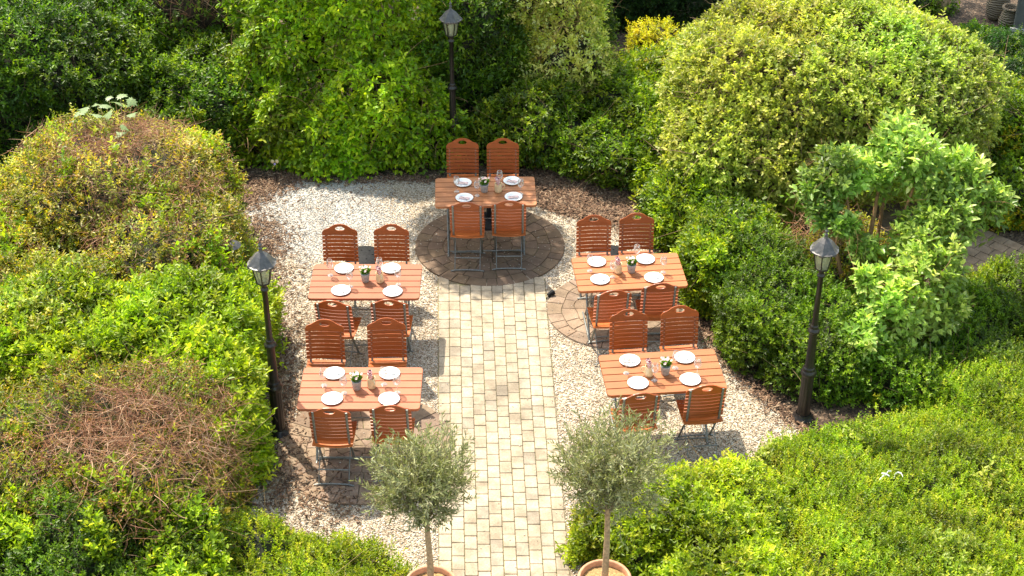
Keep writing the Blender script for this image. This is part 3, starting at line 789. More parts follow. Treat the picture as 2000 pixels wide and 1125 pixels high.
# ---- parasol bases
def parasol_base(px, py, label, R=.235, pole=True):
    x, y = at(px, py, .03); r = thing('parasol_base', label, 'parasol base', (x, y, .012), 0, 'black round parasol bases')
    b = MB(); b.lathe([(.0, 0), (R, 0), (R, .022), (R-.02, .038), (.06, .055), (.045, .058), (0, .058)], n=36)
    for k in range(6): b.box((math.cos(k)*.1, math.sin(k)*.1, .051), (.02, .012, .012), rot=Matrix.Rotation(k, 3, 'Z'))
    b.build('plate_disc', M['black_plastic'], r)
    if not pole: return r
    b = MB(); b.lathe([(.030, .05), (.030, .30), (.026, .31), (.022, .31), (.022, .26), (0, .26)], n=16); b.box((.035, 0, .24), (.03, .012, .02))
    b.build('sleeve', M['black_plastic'], r)
    return r
parasol_base(712, 501, 'round black parasol base on the gravel behind the middle left table', .235, False)
parasol_base(1190, 499, 'round black parasol base behind the middle right table, between its two far chairs', .235, False)
parasol_base(955, 432, 'round black parasol base under the farthest table', .22)

# ================================================================ LAMPS
def make_lamp():
    r = thing('street_lamp', 'x', 'lamp')
    b = MB()
    b.lathe([(.0, 0), (.120, 0), (.120, .02), (.105, .03), (.100, .045), (.085, .055), (.082, .075), (.078, .08)], n=28)
    b.build('base', M['lamp_black'], r)
    flute = lambda t: 1-.035*(math.cos(12*t) > .3)
    b = MB(); b.lathe([(.072, .08), (.068, .10), (.063, .56), (.066, .575)], n=72, fn=flute, smooth=False); b.build('fluted_column', M['lamp_black'], r)
    b = MB(); b.lathe([(.066, .575), (.082, .59), (.082, .615), (.068, .635), (.062, .65), (.066, .665), (.054, .68)], n=28); b.build('collar', M['lamp_black'], r)
    b = MB(); b.lathe([(.052, .68), (.046, .70), (.041, 1.10), (.044, 1.11), (.062, 1.12), (.062, 1.14), (.046, 1.155), (.042, 1.175), (.045, 1.185), (.034, 1.20)], n=24)
    b.lathe([(.034, 1.20), (.031, 1.22), (.027, 1.78), (.040, 1.785), (.040, 1.80), (.028, 1.81), (.028, 1.86), (.045, 1.87)], n=20); b.build('pole', M['lamp_black'], r)
    head = empty('lantern', (0, 0, 0), 0, r)
    z0, z1, r0, r1 = 1.875, 2.105, .066, .108
    b = MB()
    b.lathe([(.045, 1.865), (.070, 1.872), (.070, 1.885), (.06, 1.886), (0, 1.886)], n=6, smooth=False)
    for k in range(6):
        t = 2*PI*k/6; c, s = math.cos(t), math.sin(t)
        b.tube([(r0*c, r0*s, z0), (r1*c, r1*s, z1)], .0072, 4)
        t2 = t+PI/3; b.tube([(r1*c, r1*s, z1), (r1*math.cos(t2), r1*math.sin(t2), z1)], .0065, 4)
        b.tube([(r0*c, r0*s, z0+.006), (r0*math.cos(t2), r0*math.sin(t2), z0+.006)], .0065, 4)
    b.build('cage', M['lamp_black'], head)
    for k in range(6):
        t = 2*PI*k/6; t2 = t+PI/3; q = .985
        b = MB(); b.add([(q*r0*math.cos(t), q*r0*math.sin(t), z0), (q*r0*math.cos(t2), q*r0*math.sin(t2), z0), (q*r1*math.cos(t2), q*r1*math.sin(t2), z1), (q*r1*math.cos(t), q*r1*math.sin(t), z1)], [(0, 1, 2, 3)])
        b.build('pane', M['pane'], head)
    # roof: hexagonal, scalloped brim, ogee
    n = 72
    def hexr(t): 
        a = (t % (PI/3))-PI/6; return math.cos(PI/6)/math.cos(a)
    b = MB(); V = []; Fs = []
    prof = [(.147, 2.085), (.146, 2.100), (.135, 2.112), (.118, 2.130), (.095, 2.162), (.070, 2.192), (.045, 2.212), (.022, 2.228), (.014, 2.25), (.013, 2.262), (.020, 2.268), (.013, 2.276), (.010, 2.285), (.017, 2.298), (.017, 2.306), (.006, 2.322), (.003, 2.345), (0, 2.35)]
    for i, (rr, z) in enumerate(prof):
        for k in range(n):
            t = 2*PI*k/n
            hx = hexr(t) if i < 7 else 1
            sc = 1+(.035*math.cos(12*t)-.01 if i < 3 else 0)
            dz = (-.010*abs(math.sin(9*t)) if i == 0 else 0)
            V.append((rr*hx*sc*math.cos(t), rr*hx*sc*math.sin(t), z+dz))
    for i in range(len(prof)-1):
        for k in range(n): Fs.append((i*n+k, i*n+(k+1) % n, (i+1)*n+(k+1) % n, (i+1)*n+k))
    b.add(V, Fs, 0, False); b.lathe([(.140, 2.098), (.0, 2.14)], n=24); b.build('roof', M['lamp_roof'], head)
    b = MB(); b.lathe([(.016, 1.89), (.016, 1.93), (.020, 1.935), (.032, 1.97), (.034, 1.995), (.028, 2.02), (.012, 2.035), (0, 2.037)], n=16); b.build('bulb', M['bulb'], head)
    return r
lamp0 = make_lamp()
LG = 'black lantern posts around the seating area'
lamp0.location = (-2.41, 12.78, 0); lamp0.rotation_euler.z = .5; tag(lamp0, 'black lantern post at the left edge, its foot half hidden by the bright hedge', 'lamp', LG)
l2 = copy_tree(lamp0); l2.location = (3.05, 13.03, 0); l2.rotation_euler.z = .2; tag(l2, 'black lantern post on the right, its whole fluted shaft visible beside the gravel', 'lamp', LG)
x, y = at(889, 345); l3 = copy_tree(lamp0); l3.location = (-.775, 18.5, 0); l3.rotation_euler.z = .0; tag(l3, 'black lantern post at the back, behind the chairs of the farthest table', 'lamp', LG)
# small path light with conical hat
x, y = at(451, 476, 1.0)
r = thing('path_light', 'short dark path light with a conical hat, half sunk in the left hedge', 'lamp', (x, y, 0))
b = MB(); b.lathe([(.0, 0.960), (.028, 0.960), (.112, 0.972), (.114, 0.978), (.07, 1.012), (.022, 1.035), (.016, 1.050), (.012, 1.070), (0, 1.075)], n=10, smooth=False); b.build('hat', M['lamp_roof'], r)
b = MB(); b.lathe([(.04, 0), (.04, 0.010), (.022, 0.020), (.022, 0.960)], n=14); b.build('post', M['lamp_black'], r)
# ground spotlight by the path
x, y = at(1075, 581)
r = thing('ground_spotlight', 'small black spotlight lying at the right edge of the path', 'spotlight', (x, y, .01), .6)
b = MB(); b.tube([(-.035, 0, .035), (.03, 0, .05), (.045, 0, .053)], [.022, .032, .034], 12); b.build('housing', M['black_plastic'], r)
b = MB(); b.box((.0, .0, .012), (.05, .02, .02)); b.tube([(-.03, 0, .02), (-.09, -.02, .004)], .006, 6); b.build('stake', M['black_plastic'], r)

# ================================================================ FOLIAGE
def fib_dirs(n, r):
    d = r.normal(size=(n, 3)); return d/np.linalg.norm(d, axis=1)[:, None]
def lobe_surface(lb, d, seed, amp, freq):
    """superellipsoid radius -> points and normals"""
    c = np.array(lb[:3]); a = np.array(lb[3:6]); e = lb[6] if len(lb) > 6 else 2.2
    r = (np.abs(d/a)**e).sum(1)**(-1/e)
    P = d*r[:, None]
    N_ = np.sign(P)*np.abs(P/a)**(e-1)/a; N_ /= np.linalg.norm(N_, axis=1)[:, None]
    wgt = r*r/np.maximum(.15, np.abs((d*N_).sum(1)))
    P = P+c
    P = P+N_*(amp*(fbm(P, freq, seed)+.45*fbm(P, freq*2.9, seed+50)))[:, None]
    return P, N_, wgt
def inside(P, lb, k=.92):
    c = np.array(lb[:3]); a = np.array(lb[3:6])*k; e = lb[6] if len(lb) > 6 else 2.2
    return (np.abs((P-c)/a)**e).sum(1) < 1
CAMP = np.array([0, 0, HC])
def sample_lobes(lobes, dens, seed, amp, freq, margin=160, back=.12, zmin=.03):
    r = np.random.default_rng(seed); Ps = []; Ns = []
    for i, lb in enumerate(lobes):
        d = fib_dirs(6000, r); P, N_, w_ = lobe_surface(lb, d, seed, amp, freq)
        area = 4*PI*w_.mean(); n = int(area*dens)
        wm = np.percentile(w_, 99)
        d = fib_dirs(int(n*wm/w_.mean()), r); P, N_, w_ = lobe_surface(lb, d, seed, amp, freq)
        k = r.random(len(d)) < w_/wm; P, N_ = P[k], N_[k]
        k = P[:, 2] > zmin
        for j, l2_ in enumerate(lobes):
            if j != i: k &= ~inside(P, l2_)
        u, v = project(P); k &= (u > -margin) & (u < 2000+margin) & (v > -margin) & (v < 1125+margin)
        vd = CAMP-P; vd /= np.linalg.norm(vd, axis=1)[:, None]
        k &= ((vd*N_).sum(1) > -.15) | (r.random(len(P)) < back)
        Ps.append(P[k]); Ns.append(N_[k])
    return np.concatenate(Ps), np.concatenate(Ns), r
def tubes_np(starts, dirs, lens, rad, cols, r, nseg=4, bend=.5, sides=3, droop=.2):
    """many thin curved twigs in one array mesh"""
    n = len(starts); D = dirs/np.linalg.norm(dirs, axis=1)[:, None]
    bv = r.normal(size=(n, 3))*bend; bv[:, 2] -= droop
    pts = np.empty((n, nseg+1, 3)); pts[:, 0] = starts; cur = D
    for i in range(nseg):
        cur = cur+bv/nseg; cur /= np.linalg.norm(cur, axis=1)[:, None]
        pts[:, i+1] = pts[:, i]+cur*(lens/nseg)[:, None]
    A = np.cross(D, r.normal(size=(n, 3))); A /= np.linalg.norm(A, axis=1)[:, None]; B = np.cross(D, A)
    V = np.empty((n, nseg+1, sides, 3))
    for i in range(nseg+1):
        rr = rad*(1-.6*i/nseg)
        for k in range(sides):
            t = 2*PI*k/sides
            V[:, i, k] = pts[:, i]+(A*math.cos(t)+B*math.sin(t))*rr[:, None]
    Fl = np.array([(i*sides+k, i*sides+(k+1) % sides, (i+1)*sides+(k+1) % sides, (i+1)*sides+k) for i in range(nseg) for k in range(sides)])
    m_ = (nseg+1)*sides
    Fa = (np.arange(n)[:, None, None]*m_+Fl).reshape(-1, 4)
    return V.reshape(-1, 3), Fa, np.repeat(cols, m_, 0), pts
def hull_geo(lobes, seed, amp, freq, k=.86, sub=.05):
    Vs = []; Fs = []; b = 0; nu, nv = 40, 22
    for lb in lobes:
        l_ = list(lb); l_[3] = max(.05, lb[3]*k-sub); l_[4] = max(.05, lb[4]*k-sub); l_[5] = max(.05, lb[5]*k-sub)
        d = np.array([(math.cos(2*PI*i/nu)*math.sin(PI*(j+.02)/(nv+.04)), math.sin(2*PI*i/nu)*math.sin(PI*(j+.02)/(nv+.04)), math.cos(PI*(j+.02)/(nv+.04))) for j in range(nv+1) for i in range(nu)])
        P, N_, _ = lobe_surface(l_, d, seed, amp, freq)
        P += N_*(.03*fbm(P, 14, seed+3))[:, None]
        Vs.append(P); Fs.append(np.array([(j*nu+i, j*nu+(i+1) % nu, (j+1)*nu+(i+1) % nu, (j+1)*nu+i) for j in range(nv) for i in range(nu)])[:, ::-1]+b); b += len(P)
    return np.concatenate(Vs), np.concatenate(Fs)
KINDS = {
 # leaf length, width, leaves per sprig, sprig length, droop, upness, palette(+probs), stem colour
 'privet':  dict(L=.062, W=.030, k=8, sl=.17, droop=.25, up=.55, pal=[(.085, .17, .010), (.13, .23, .012), (.055, .12, .010), (.20, .29, .020)], pr=[.35, .3, .2, .15], stem=(.16, .10, .05)),
 'privet_dark': dict(gain=(2.4, 1.9, .95), L=.064, W=.028, k=8, sl=.17, droop=.3, up=.35, pal=[(.035, .085, .010), (.055, .12, .012), (.025, .06, .010), (.09, .16, .012)], pr=[.35, .3, .2, .15], stem=(.12, .08, .04)),
 'bright':  dict(L=.068, W=.030, k=9, sl=.18, droop=.2, up=.65, pal=[(.17, .29, .014), (.23, .36, .018), (.11, .21, .012), (.30, .40, .03)], pr=[.35, .3, .2, .15], stem=(.18, .12, .05)),
 'forsythia': dict(gain=(2.3, 1.85, 1.0), L=.080, W=.040, k=8, sl=.26, droop=.7, up=.3, pal=[(.10, .20, .010), (.15, .25, .012), (.07, .15, .010), (.21, .31, .02)], pr=[.35, .3, .2, .15], stem=(.22, .13, .06)),
 'box':     dict(L=.036, W=.017, k=9, sl=.10, droop=.1, up=.6, pal=[(.075, .16, .010), (.11, .21, .012), (.05, .11, .010), (.16, .27, .02)], pr=[.35, .3, .2, .15], stem=(.14, .10, .04)),
 'low':     dict(gain=(1.66, 1.2, .75), L=.036, W=.016, k=10, sl=.12, droop=.05, up=.75, pal=[(.14, .26, .012), (.19, .32, .015), (.09, .19, .010), (.28, .38, .04)], pr=[.35, .3, .2, .15], stem=(.20, .14, .06)),
 'dome':    dict(gain=(1.55, 1.36, 1.1), L=.058, W=.034, k=7, sl=.15, droop=.25, up=.6, pal=[(.22, .29, .05), (.28, .34, .07), (.15, .22, .03), (.36, .40, .12)], pr=[.35, .3, .2, .15], stem=(.24, .15, .09)),
 'varieg':  dict(gain=(1.9, 1.7, 1.3), L=.055, W=.026, k=8, sl=.18, droop=.3, up=.5, pal=[(.38, .39, .13), (.26, .31, .07), (.48, .47, .22), (.15, .22, .03)], pr=[.35, .3, .2, .15], stem=(.28, .17, .09)),
 'conifer': dict(L=.045, W=.014, k=14, sl=.16, droop=.15, up=.2, pal=[(.018, .060, .012), (.028, .085, .015), (.012, .04, .01)], pr=[.4, .35, .25], stem=(.08, .05, .03)),
 'lilac':   dict(gain=(1.9, 1.7, 1.35), L=.098, W=.046, k=8, sl=.20, droop=.25, up=.75, pal=[(.14, .22, .055), (.20, .29, .08), (.10, .17, .035), (.30, .38, .13)], pr=[.35, .3, .2, .15], stem=(.30, .16, .07)),
 'gold':    dict(L=.038, W=.018, k=9, sl=.12, droop=.1, up=.6, pal=[(.42, .40, .02), (.50, .46, .03), (.28, .32, .02)], pr=[.4, .35, .25], stem=(.2, .14, .05)),
 'scrub':   dict(L=.045, W=.022, k=7, sl=.14, droop=.15, up=.55, pal=[(.17, .24, .02), (.27, .30, .03), (.38, .42, .20), (.10, .17, .015), (.42, .36, .02)], pr=[.3, .25, .17, .18, .10], stem=(.26, .15, .09)),
 'dead':    dict(gain=(1.2, 1.1, 1), L=.034, W=.016, k=5, sl=.13, droop=.3, up=.3, pal=[(.30, .15, .07), (.40, .24, .13), (.20, .10, .05)], pr=[.4, .3, .3], stem=(.28, .15, .08)),
 'rust':    dict(L=.038, W=.018, k=7, sl=.13, droop=.15, up=.5, pal=[(.12, .18, .012), (.20, .23, .015), (.08, .13, .01), (.28, .24, .02)], pr=[.35, .3, .2, .15], stem=(.22, .12, .06)),
}
def sprigs(P, N_, r, kd, cl_seed, shade_var=.35, Lscale=1.0):
    n = len(P); k = kd['k']
    up = np.array([0, 0, 1.0])
    D = N_*.75+up*kd['up']+r.normal(size=(n, 3))*.42; D /= np.linalg.norm(D, axis=1)[:, None]
    sl = kd['sl']*r.uniform(.6, 1.3, n)*Lscale
    outl_ = np.where(r.random(n) < .07, r.random(n)*.13, 0)
    start = P-D*(sl*.75)[:, None]-N_*(r.random(n)**1.3*.14-outl_)[:, None]
    pal = np.array(kd['pal']); pi_ = r.choice(len(pal), n, p=kd['pr'])
    big = 1+shade_var*fbm(P, 2.6, cl_seed)+.22*fbm(P, 9, cl_seed+1)
    hue = fbm(P, 1.7, cl_seed+2)
    Cs = pal[pi_]*np.array(kd.get('gain', (1.52, 1.24, .85)))*np.clip(big, .45, 1.7)[:, None]*r.uniform(.8, 1.2, (n, 1)); Cs[:, 0] *= 1+.10*hue
    LP = []; LD = []; LN = []; LL = []; LC = []
    side0 = np.cross(D, r.normal(size=(n, 3))); side0 /= np.linalg.norm(side0, axis=1)[:, None]; side1 = np.cross(D, side0)
    for j in range(k):
        f = (j//2+1)/((k+1)//2)
        t = j*PI+ (j//2)*PI/2*1.0+r.normal(0, .35, n)
        sd = side0*np.cos(t)[:, None]+side1*np.sin(t)[:, None]
        pos = start+D*(sl*f)[:, None]; pos[:, 2] -= kd['droop']*sl*f*f*.5
        ld = sd*(1.0-.35*f)+D*(.35+.6*f)+r.normal(size=(n, 3))*.18; ld[:, 2] -= kd['droop']*.55
        nn = D*.7+up*.6+r.normal(size=(n, 3))*.35
        LP.append(pos); LD.append(ld); LN.append(nn); LL.append(kd['L']*r.uniform(.65, 1.2, n)*(1.08-.38*f)*Lscale)
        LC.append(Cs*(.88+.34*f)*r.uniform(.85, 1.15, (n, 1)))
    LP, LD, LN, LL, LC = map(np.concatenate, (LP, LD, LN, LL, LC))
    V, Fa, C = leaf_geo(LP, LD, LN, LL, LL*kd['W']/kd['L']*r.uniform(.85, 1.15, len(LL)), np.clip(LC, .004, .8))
    return (V, Fa, C), start, D, sl
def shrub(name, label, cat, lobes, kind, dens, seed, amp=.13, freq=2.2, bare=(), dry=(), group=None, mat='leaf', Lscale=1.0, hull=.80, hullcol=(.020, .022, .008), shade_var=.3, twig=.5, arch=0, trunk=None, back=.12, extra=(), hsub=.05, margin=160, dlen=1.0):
    """bare: (x, y, radius, keep) patches with few leaves; dry: number of dry twigs per bare patch"""
    kd = dict(KINDS[kind]); Lscale = Lscale*1.22; dens = dens*.78
    c0 = np.array(lobes[0][:2])
    root = thing(name, label, cat, (float(c0[0]), float(c0[1]), 0), 0, group)
    off = np.array([c0[0], c0[1], 0])
    P, N_, r = sample_lobes(lobes, dens, seed, amp, freq, back=back, margin=margin)
    keep = np.ones(len(P), bool)
    # natural thin spots
    keep &= (fbm(P, 5.5, seed+9) > -1.1) | (r.random(len(P)) < .5)
    for bx, by, br, kp in bare:
        dd = np.hypot(P[:, 0]-bx, P[:, 1]-by)+.25*fbm(P, 5, seed+4)*br
        keep &= (dd > br) | (r.random(len(P)) < kp+(1-kp)*np.clip((dd/br-.5)*1.4, 0, 1))
    P, N_ = P[keep], N_[keep]
    (V, Fa, C), st, D, sl = sprigs(P, N_, r, kd, seed, shade_var, Lscale)
    Vs, Fs, Cs = [V], [Fa], [C]; nb = len(V)
    for (kd2, frac) in extra:
        sel = (fbm(P, 4.5, seed+77) > 1.0-frac*2) & (r.random(len(P)) < .8)
        if sel.sum():
            (V, Fa, C), *_ = sprigs(P[sel]+N_[sel]*.02, N_[sel], r, KINDS[kd2], seed+5, shade_var, Lscale)
            Vs.append(V); Fs.append(Fa+nb); Cs.append(C); nb += len(V)
    V, Fa, C = np.concatenate(Vs), np.concatenate(Fs), np.concatenate(Cs)
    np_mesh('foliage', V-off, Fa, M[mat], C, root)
    # stems of the sprigs + longer branches + dark hull coloured as the shaded inside
    VV = []; FF = []; CC = []; b = 0
    def addg(V, Fa, C):
        nonlocal b
        VV.append(V); FF.append(Fa+b); CC.append(C); b += len(V)
    ns = int(len(P)*twig)
    if ns:
        s = r.choice(len(P), ns, replace=False); sc = np.array(kd['stem'])*r.uniform(.6, 1.3, (ns, 1))
        V, Fa, C, _ = tubes_np(st[s]-D[s]*.05, D[s], sl[s]+.05, np.full(ns, .0022), sc, r, 2, .1); addg(V, Fa, C)
    if arch:
        s = r.choice(len(P), arch); T = np.cross(N_[s], r.normal(size=(arch, 3))); T /= np.linalg.norm(T, axis=1)[:, None]
        dd = T+N_[s]*.15+np.array([0, 0, .15]); sc = np.array(kd['stem'])*r.uniform(.7, 1.7, (arch, 1))
        V, Fa, C, _ = tubes_np(P[s]-N_[s]*.12, dd, r.uniform(.25, .7, arch), np.full(arch, .0035)*r.uniform(.6, 1.5, arch), sc, r, 5, .7, 3, .6); addg(V, Fa, C)
    for (bx, by, br, cnt) in dry:
        cand = np.where(np.hypot(P[:, 0]-bx, P[:, 1]-by) < br*1.1)[0]
        if len(cand):
            Pd, Nd, _ = sample_lobes(lobes, 900, seed+31, amp, freq, back=0)
            h = np.hypot(Pd[:, 0]-bx, Pd[:, 1]-by); cand = np.where(r.random(len(h)) < np.exp(-(h/br)**2*1.1))[0]
            s = r.choice(cand, cnt); T = np.cross(Nd[s], r.normal(size=(cnt, 3))); T /= np.linalg.norm(T, axis=1)[:, None]
            dd = T+Nd[s]*r.uniform(-.15, .2, (cnt, 1)); pal = np.array([(.44, .22, .11), (.34, .15, .07), (.56, .36, .22), (.24, .11, .06)])
            sc = pal[r.choice(4, cnt)]*r.uniform(.75, 1.2, (cnt, 1))
            V, Fa, C, _ = tubes_np(Pd[s]-Nd[s]*r.uniform(-.02, .10, (cnt, 1)), dd, r.uniform(.15, .6, cnt)*dlen, np.full(cnt, .0030)*r.uniform(.6, 1.4, cnt), sc, r, 6, 1.7, 3, .15); addg(V, Fa, C)
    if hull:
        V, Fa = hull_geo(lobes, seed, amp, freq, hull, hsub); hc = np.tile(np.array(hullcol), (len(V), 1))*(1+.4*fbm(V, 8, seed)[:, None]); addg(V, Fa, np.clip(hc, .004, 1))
    if trunk:
        for (p0, p1, r0_) in trunk:
            p0 = np.array(p0, float); p1 = np.array(p1, float); mb = MB(); mid = (p0+p1)/2+r.normal(size=3)*.07*np.array([1, 1, .3])
            pts = [tuple(p0), tuple(p0*.6+mid*.4), tuple(mid), tuple(mid*.4+p1*.6), tuple(p1)]
            mb.tube(pts, [r0_, r0_*.9, r0_*.75, r0_*.6, r0_*.4], 7, 0, False)
            V = np.array(mb.v); Fa = np.array(mb.f); addg(V, Fa, np.tile(np.array(kd['stem'])*r.uniform(.8, 1.3), (len(V), 1)))
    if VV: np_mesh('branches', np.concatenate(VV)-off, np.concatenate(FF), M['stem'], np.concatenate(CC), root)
    return root

# ---- left side
shrub('hedge', 'broad overgrown hedge block at the upper left, brown twigs and pale leaves on top', 'hedge',
      [(-4.75, 16.3, .55, 1.40, 1.45, 1.05, 2.4), (-6.6, 15.1, .4, 2.0, 1.6, .80, 2.6), (-4.0, 15.1, .45, .92, 1.2, .88, 2.8)], 'scrub', 560, 11, bare=[(-4.6, 16.6, 1.0, .25), (-4.0, 15.0, .6, .45)], dry=[(-4.7, 16.4, .95, 2900), (-4.1, 15.0, .8, 1200)], dlen=.6, arch=250, extra=[('bright', .2), ('dead', .4)])
shrub('hedge', 'bright yellow-green leafy hedge block on the left, just behind the left lantern post', 'hedge',
      [(-4.28, 13.25, .45, 1.68, .95, .90, 3.6), (-3.2, 14.0, .35, .62, .9, .62, 3)], 'bright', 640, 12, extra=[], arch=60)
shrub('hedge', 'pale yellowish scrubby hedge at the left picture edge between the two trimmed blocks', 'hedge',
      [(-5.2, 13.5, .5, .95, 1.0, .92, 3)], 'scrub', 620, 13, extra=[('dome', .3)], arch=150, amp=.12)
shrub('hedge', 'dry hedge block at the lower left with a tangle of tan dead twigs on top', 'hedge',
      [(-3.97, 11.4, .42, 1.42, 1.30, .86, 3.4)], 'rust', 620, 14, bare=[(-3.45, 11.35, 1.0, .55)], dry=[(-3.45, 11.4, .85, 3600)], dlen=.75, arch=260, extra=[('bright', .14), ('dead', .45)])
shrub('hedge', 'green leafy hedge strip beside the left lantern post, running down to its foot', 'hedge',
      [(-3.0, 12.3, .42, .42, 1.15, .66, 3)], 'bright', 700, 15)
shrub('shrub', 'dark green small-leaved shrub in the lower left corner', 'shrub',
      [(-4.1, 10.35, .35, 1.6, .75, .62, 2.8)], 'box', 1100, 16, arch=40, extra=[('bright', .35)])
shrub('shrub', 'low fine-leaved shrub at the bottom, left of the left olive tree', 'shrub',
      [(-2.15, 10.45, .12, 1.22, .78, .36, 2.2)], 'low', 1500, 17, Lscale=.9, arch=90)
# ---- back
shrub('shrub', 'dark leafy bank filling the top left corner behind the brown hedge', 'shrub',
      [(-7.2, 19.6, .6, 2.6, 1.9, 1.5, 2.6), (-4.6, 19.3, .3, 1.5, 1.2, .95, 2.4), (-8.5, 22.5, 1.2, 3, 1.6, 1.6, 2.6)], 'privet_dark', 460, 21, arch=260, amp=.16, extra=[('privet', .06)])
shrub('shrub', 'brown-stemmed shrub with arching bare vines at the top, left of the tall back hedge', 'shrub',
      [(-4.75, 21.0, 1.2, 1.15, .95, 1.5, 2.2)], 'privet', 190, 22, bare=[(-4.7, 20.6, 1.0, .4)], dry=[(-4.8, 20.5, 1.1, 1100)], arch=500, amp=.2, hullcol=(.05, .03, .018))
shrub('hedge', 'tall bright green arching hedge in the centre back, left of the back lantern post', 'hedge',
      [(-2.3, 20.1, 1.35, 1.55, 1.3, 1.75, 2.3), (-1.75, 18.86, .5, .95, .64, .88, 2.5), (-2.75, 18.78, .42, .98, .60, .78, 2.5), (-3.3, 19.5, .9, .6, .6, .9, 2.1)], 'forsythia', 420, 23, arch=800, amp=.20, hull=.52, hullcol=(.03, .028, .012))
shrub('shrub', 'dark leafy shrub behind the back lantern post', 'shrub',
      [(-.55, 19.7, .9, .75, .8, 1.3, 2.3), (.4, 21.3, .7, 1.1, .7, 1.0, 2.4)], 'privet_dark', 420, 24, arch=160, amp=.15)
shrub('shrub', 'cream-variegated shrub on bare stems, right of the back lantern post', 'shrub',
      [(.55, 20.2, 1.75, .90, .75, .85, 2.1), (.85, 19.55, 1.15, .62, .5, .62), (.2, 19.9, 1.9, .5, .5, .6)], 'varieg', 330, 25, arch=200, hull=.6, amp=.14,
      trunk=[((.1, 19.7, 0), (.15, 20.0, 1.9), .04), ((.25, 19.6, 0), (.5, 19.9, 1.8), .035), ((.0, 19.6, 0), (-.05, 19.9, 1.8), .03), ((.4, 19.7, 0), (.9, 19.9, 1.6), .03)])
shrub('shrub', 'mid green leafy bush behind the right far chair of the farthest table', 'shrub',
      [(.35, 18.85, .35, .95, .62, .72, 2.3), (1.05, 18.5, .3, .5, .5, .5, 2.3), (1.4, 18.2, .25, .5, .5, .45, 2.3)], 'privet', 480, 26, arch=140)
shrub('shrub', 'low dark green bushes between the variegated shrub and the big pale dome', 'shrub',
      [(1.35, 19.3, .25, .9, .8, .65, 2.4), (2.0, 20.1, .3, .7, .9, .6, 2.4), (1.9, 18.7, .25, .6, .7, .6, 2.4)], 'privet', 520, 27, arch=120, extra=[('rust', .2)])
shrub('conifer_hedge', 'dark fine-needled conifer hedge at the top, behind the mulch', 'hedge',
      [(2.0, 23.6, 1.1, 1.45, 1.0, 1.4, 3)], 'conifer', 620, 28, amp=.06, hullcol=(.01, .02, .008))
shrub('shrub', 'small golden yellow shrub at the upper left edge of the big dome', 'shrub',
      [(2.02, 21.25, .35, .42, .38, .40, 2.2)], 'gold', 900, 29)
# ---- right side
shrub('shrub', 'huge pale yellow-green dome-shaped shrub at the upper right', 'shrub',
      [(4.12, 18.3, 1.15, 2.15, 1.75, 1.12, 2.3), (3.1, 17.4, .75, 1.25, .95, .85, 2.3)], 'dome', 620, 31, arch=900, amp=.09, hullcol=(.07, .05, .03), shade_var=.2, bare=[(4.4, 17.5, .7, .75)])
shrub('hedge', 'fresh green hedge right of the middle right table, below the big dome', 'hedge',
      [(2.25, 16.85, .3, .62, .95, .62, 2.4), (2.52, 15.6, .3, .62, .9, .62, 2.4), (2.1, 17.9, .3, .5, .6, .55)], 'privet', 600, 32, arch=60, extra=[('bright', .2)])
shrub('hedge', 'fine-leaved green box hedge between the middle right table and the right lantern post', 'hedge',
      [(2.86, 14.75, .22, .62, 1.0, .60, 2.6), (3.42, 14.0, .2, .60, .72, .50, 2.6)], 'box', 1150, 33, arch=30)
shrub('shrub', 'olive green shrub with yellowish twigs behind the right lantern post', 'shrub',
      [(3.75, 15.2, .3, .62, .85, .68, 2.3)], 'rust', 700, 34, arch=260, dry=[(3.6, 15.4, .4, 260)])
shrub('ground_cover_shrub', 'wide bright low shrub filling the lower right corner', 'shrub',
      [(4.3, 11.15, .0, 2.25, 1.75, .58, 2.5), (3.3, 10.2, .0, 1.45, 1.2, .62, 2.5), (5.6, 12.6, .0, 1.5, 1.4, .50, 2.5)], 'low', 1750, 35, amp=.08, freq=2.0, Lscale=.82, arch=110, extra=[('dome', .05)], hullcol=(.035, .045, .010))
shrub('shrub', 'darker low shrub at the right edge between the lilac-like bush and the bright low shrub', 'shrub',
      [(4.7, 14.0, .1, 1.1, 1.0, .50, 2.4), (6.1, 14.5, .1, 1.1, 1.0, .55, 2.4)], 'box', 1100, 36, arch=60, extra=[('low', .2)])
shrub('shrub', 'round leafy bush behind the right olive tree', 'shrub',
      [(1.65, 11.05, .22, .80, .75, .58, 2.3), (.92, 11.05, .1, .42, .38, .36, 2.3), (1.85, 10.15, .2, .62, .8, .58)], 'bright', 900, 37, Lscale=.75, arch=60)
shrub('shrub', 'green shrub with golden tips at the right picture edge, beyond the side path', 'shrub',
      [(6.7, 18.2, .4, .85, 1.1, .75, 2.3), (6.2, 17.2, .3, .5, .5, .5)], 'privet', 520, 38, extra=[('gold', .3)])
shrub('shrub', 'dark green clipped shrub at the right picture edge, below the stone pots', 'shrub',
      [(7.25, 20.6, .1, .95, 1.0, .6, 2.5)], 'conifer', 650, 39, extra=[('box', .3)])
shrub('shrub', 'dark ivy-like ground shrub at the top right, in front of the trunks', 'shrub',
      [(6.1, 23.5, .0, .5, .5, .3, 2.3)], 'privet_dark', 420, 40)

